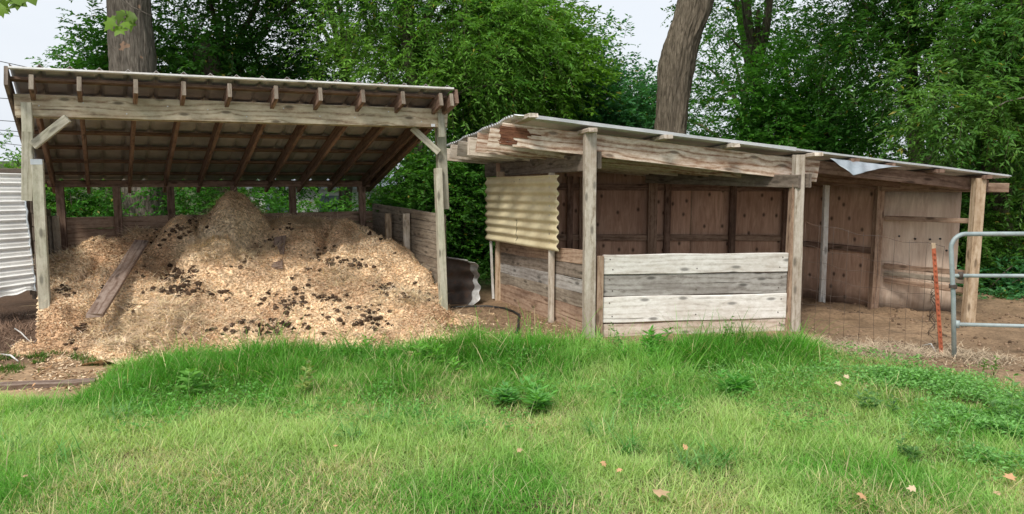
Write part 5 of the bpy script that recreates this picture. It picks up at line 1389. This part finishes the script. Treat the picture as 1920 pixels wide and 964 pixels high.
weed(1225, 668, .26, 7, 'star-shaped weed in front of the stall planks', (.13, .40, .06), leaf=(.12, .024), spread=.7, seed=7)
weed(1200, 680, .16, 6, 'low weed in front of the stall planks just left of the star-shaped one', (.15, .42, .07), leaf=(.08, .024), spread=.8, seed=8)
weed(1380, 740, .17, 6, 'spiky green weed in the lawn below the right stall post', (.14, .40, .08), leaf=(.12, .022), spread=.9, seed=9)
weed(1360, 655, .28, 2, 'thin sprig standing against the lowest stall plank', (.12, .28, .05), leaf=(.045, .02), seed=10)
weed(1128, 668, .30, 3, 'vine sprig climbing the front left stall post', (.10, .26, .05), leaf=(.05, .03), seed=11)
weed(1160, 665, .26, 3, 'vine sprig beside the batten at the left of the stall front', (.10, .26, .05), leaf=(.05, .03), seed=12)
weed(700, 655, .12, 3, 'small weed at the grassy foot of the heap right side', GRN, leaf=(.06, .03), seed=13)
weed(1840, 700, .16, 2, 'small sprig on the bare paddock below the gate', (.2, .32, .1), leaf=(.05, .022), seed=14)
weed(1885, 800, .34, 5, 'tall pale-leaved weed at the right edge of the lawn', (.17, .33, .11), leaf=(.09, .026), spread=.9, seed=15)
weed(1640, 775, .18, 4, 'pale-leaved weed left of the leafy patch at the right', (.17, .32, .12), leaf=(.07, .024), spread=.9, seed=16)
weed(1700, 860, .12, 4, 'low pale weed in front of the leafy patch at the right', (.15, .30, .10), leaf=(.06, .022), spread=1.0, seed=17)
# coarse grass tufts
def tuft(px_, py_, n_, h, lab, col, seed):
    q_ = G(px_, py_); rs = np.random.default_rng(seed); x = q_.x + .06 * rs.standard_normal(n_); y = q_.y + .05 * rs.standard_normal(n_)
    cc_ = np.array(col) * (.7 + .6 * rs.random((n_, 1)))
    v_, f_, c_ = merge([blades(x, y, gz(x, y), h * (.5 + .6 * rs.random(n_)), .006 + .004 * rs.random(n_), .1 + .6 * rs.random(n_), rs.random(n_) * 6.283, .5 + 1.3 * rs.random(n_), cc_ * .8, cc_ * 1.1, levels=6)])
    tag(link('grass_tuft', npmesh('grass_tuft', v_, f_, colors=c_), M_grass), lab, 'grass tuft', 'coarse grass tufts in the lawn')
TU = [(700, 800, 'coarse grass tuft in the lawn below the right half of the heap'), (770, 790, 'coarse tuft of long blades left of the middle weeds'), (660, 830, 'coarse tuft low in the middle-left of the lawn'), (860, 820, 'coarse arching tuft below the bushy middle weeds'),
      (1130, 820, 'blue-green arching tuft right of the middle weeds'), (1180, 850, 'second blue-green tuft, slightly nearer the bottom than its neighbour'), (1300, 880, 'coarse tuft below the stall front near the bottom edge'), (1350, 870, 'coarse tuft with curved blades near the bottom centre right'),
      (30, 850, 'coarse tuft of long blades at the left edge of the lawn'), (110, 870, 'coarse tuft near the lower left corner'), (210, 790, 'coarse tuft with seed-like stalks left of the broad-leaved weed'), (480, 690, 'tall tuft in the dark grass at the foot of the heap')]
for i, (a__, b__, lab) in enumerate(TU): tuft(a__, b__, 46, .24 if i != 11 else .2, lab, [(.20, .40, .13), (.15, .36, .09)][i % 2], 900 + i)
# leafy ground cover at right
N = 9000
pxr_ = np.concatenate([rng.normal(1700, 75, N), rng.normal(1850, 60, N), rng.normal(1880, 40, N // 2), rng.normal(1420, 90, N // 5)]); pyr = np.concatenate([rng.normal(718, 14, N), rng.normal(800, 30, N), rng.normal(850, 26, N // 2), rng.normal(716, 14, N // 5)])
pyr[:N] += (pxr_[:N] - 1700) * .14
qs = np.array([tuple(G(a__, b__)) for a__, b__ in zip(pxr_, pyr)]); k = fbm(qs[:, 0] * 3, qs[:, 1] * 3, 0, 88) > .49; qs = qs[k]
n_ = len(qs); hh = .02 + .10 * rng.random(n_) * (fbm(qs[:, 0] * 4, qs[:, 1] * 4, 0, 89) + .3)
O_ = np.stack([qs[:, 0], qs[:, 1], gz(qs[:, 0], qs[:, 1]) + hh], 1); D_ = unit(rng.standard_normal((n_, 3)) * np.array([1, 1, .35]) + np.array([0, 0, .35]))
cc = np.array([.21, .43, .13]) * (.6 + .9 * rng.random((n_, 1)))
V_, F_, C_ = leaf_quads(O_, D_, unit(np.array([0, 0, 1.0]) + .4 * rng.standard_normal((n_, 3))), .020 + .020 * rng.random(n_), .009 + .007 * rng.random(n_), cc)
tag(link('leafy_ground_cover', npmesh('leafy_ground_cover', V_, [F_], colors=C_), M_leaf), kind='stuff')
N = 30000
y = 3.2 + 4.0 * rng.random(N); x = (rng.random(N) * 2 - 1) * .68 * y
k = (fbm(x * 2.2, y * 2.2, 0, 101) > .58) & (y > 4.6) & (grass_mask(x, y) > .6); x, y = x[k], y[k]; n_ = len(x)
O_ = np.stack([x, y, gz(x, y) + .03 + .05 * rng.random(n_) + .06 * sstep(5.6, 6.6, y)], 1); D_ = unit(rng.standard_normal((n_, 3)) * np.array([1, 1, .3]) + np.array([0, 0, .3]))
cc = np.array([.15, .36, .08]) * (.6 + .9 * rng.random((n_, 1)))
V_, F_, C_ = leaf_quads(O_, D_, unit(np.array([0, 0, 1.0]) + .4 * rng.standard_normal((n_, 3))), .018 + .022 * rng.random(n_), .010 + .010 * rng.random(n_), cc)
tag(link('clover', npmesh('clover', V_, [F_], colors=C_), M_leaf), kind='stuff')
# pale seed stalks
N = 900; y = 3.3 + 3.9 * rng.random(N); x = (rng.random(N) * 2 - 1) * .66 * y; k = grass_mask(x, y) > .7; x, y = x[k], y[k]; n_ = len(x)
cc = np.array([.45, .52, .26]) * (.7 + .6 * rng.random((n_, 1)))
v_, f_, c_ = merge([blades(x, y, gz(x, y), .12 + .12 * rng.random(n_), .0028 + .002 * rng.random(n_), .1 + .7 * rng.random(n_), rng.random(n_) * 6.283, .3 + 1.2 * rng.random(n_), cc * .8, cc, levels=5)])
tag(link('seed_stalks', npmesh('seed_stalks', v_, f_, colors=c_), M_grass), kind='stuff')
# soil clods and droppings on the paddock
N = 1500; x = 2.6 + 3.6 * rng.random(N); y = 6.0 + 3.2 * rng.random(N); k = (grass_mask(x, y) < .3) & (fbm(x * 2, y * 2, 0, 103) > .45); x, y = x[k], y[k]; n_ = len(x)
rad = .005 + .014 * rng.random(n_) ** 2
v_, f_ = blob_arrays(x, y, gz(x, y) + rad * .3, rad, 5); cl = np.repeat(np.array([0.22, 0.15, 0.10]) * (.4 + 1.1 * rng.random((n_, 1))), 12, 0)
tag(link('soil_clods', npmesh('soil_clods', v_, [f_], colors=cl), M_chip), kind='stuff')
# undergrowth on the woodland floor
N = 26000
x = -9 + 19 * rng.random(N); y = 9.9 + 4.5 * rng.random(N); k = (y - .12 * np.abs(x - .5) > 10.0); x, y = x[k], y[k]; n_ = len(x)
O_ = np.stack([x, y, gz(x, y) + .22 * rng.random(n_)], 1); D_ = unit(rng.standard_normal((n_, 3)) * np.array([1, 1, .3]) + np.array([0, 0, .3]))
cc = np.array([.06, .15, .03]) * (.5 + rng.random((n_, 1)))
V_, F_, C_ = leaf_quads(O_, D_, unit(np.array([0, 0, 1.0]) + .4 * rng.standard_normal((n_, 3))), .06 + .05 * rng.random(n_), .03 + .02 * rng.random(n_), cc)
tag(link('undergrowth', npmesh('undergrowth', V_, [F_], colors=C_), M_leaf), kind='stuff')
# fallen leaves
FLV = [(1228, 955, .075, 'large pale fallen leaf at the bottom edge, lower centre right'), (1130, 894, .035, 'small orange fallen leaf left of the bottom-centre-right leaf'), (1163, 908, .03, 'crumpled tan leaf beside the small orange one'), (1281, 862, .035, 'orange leaf alone in the grass below the stall planks'),
       (1610, 953, .05, 'orange-brown fallen leaf near the bottom edge right of centre'), (1714, 945, .04, 'pale fallen leaf in dry grass at the lower right'), (1890, 923, .05, 'orange fallen leaf near the lower right corner'), (1866, 957, .03, 'small leaf at the bottom edge near the right corner'),
       (1569, 740, .045, 'white curled leaf in the lawn below the wire fence'), (1585, 727, .04, 'tan leaf just above the white curled one'), (627, 861, .025, 'tiny orange leaf in the lawn below the heap'), (66, 736, .03, 'rust-red leaf at the grass edge on the left'),
       (44, 920, .03, 'tan leaf in the lower left corner grass'), (1895, 810, .04, 'tan leaf caught in the weeds at the right edge'), (970, 868, .03, 'small tan leaf right below the middle weeds')]
M_dead = attr_mat('dead leaf', rough=.8, trans=.15, spec=.15)
for a__, b__, s_, lab in FLV:
    q_ = G(a__, b__); v_, f_, c_ = [], [], []
    colr = np.array([.62, .36, .20]) if 'orange' in lab or 'rust' in lab else (np.array([.64, .50, .34]) if ('pale' in lab or 'white' in lab) and s_ < .07 else np.array([.52, .36, .22]))
    syc_leaf(v_, f_, c_, (q_.x, q_.y, gzs(q_.x, q_.y) + .075), s_, random.random() * 6, (random.uniform(-.1, .9), random.uniform(-1, 1)), colr)
    tag(link('fallen_leaf', npmesh('fallen_leaf', np.array(v_), [np.array(f_)], colors=np.array(c_)), M_dead), lab, 'leaf', 'fallen leaves on the lawn')
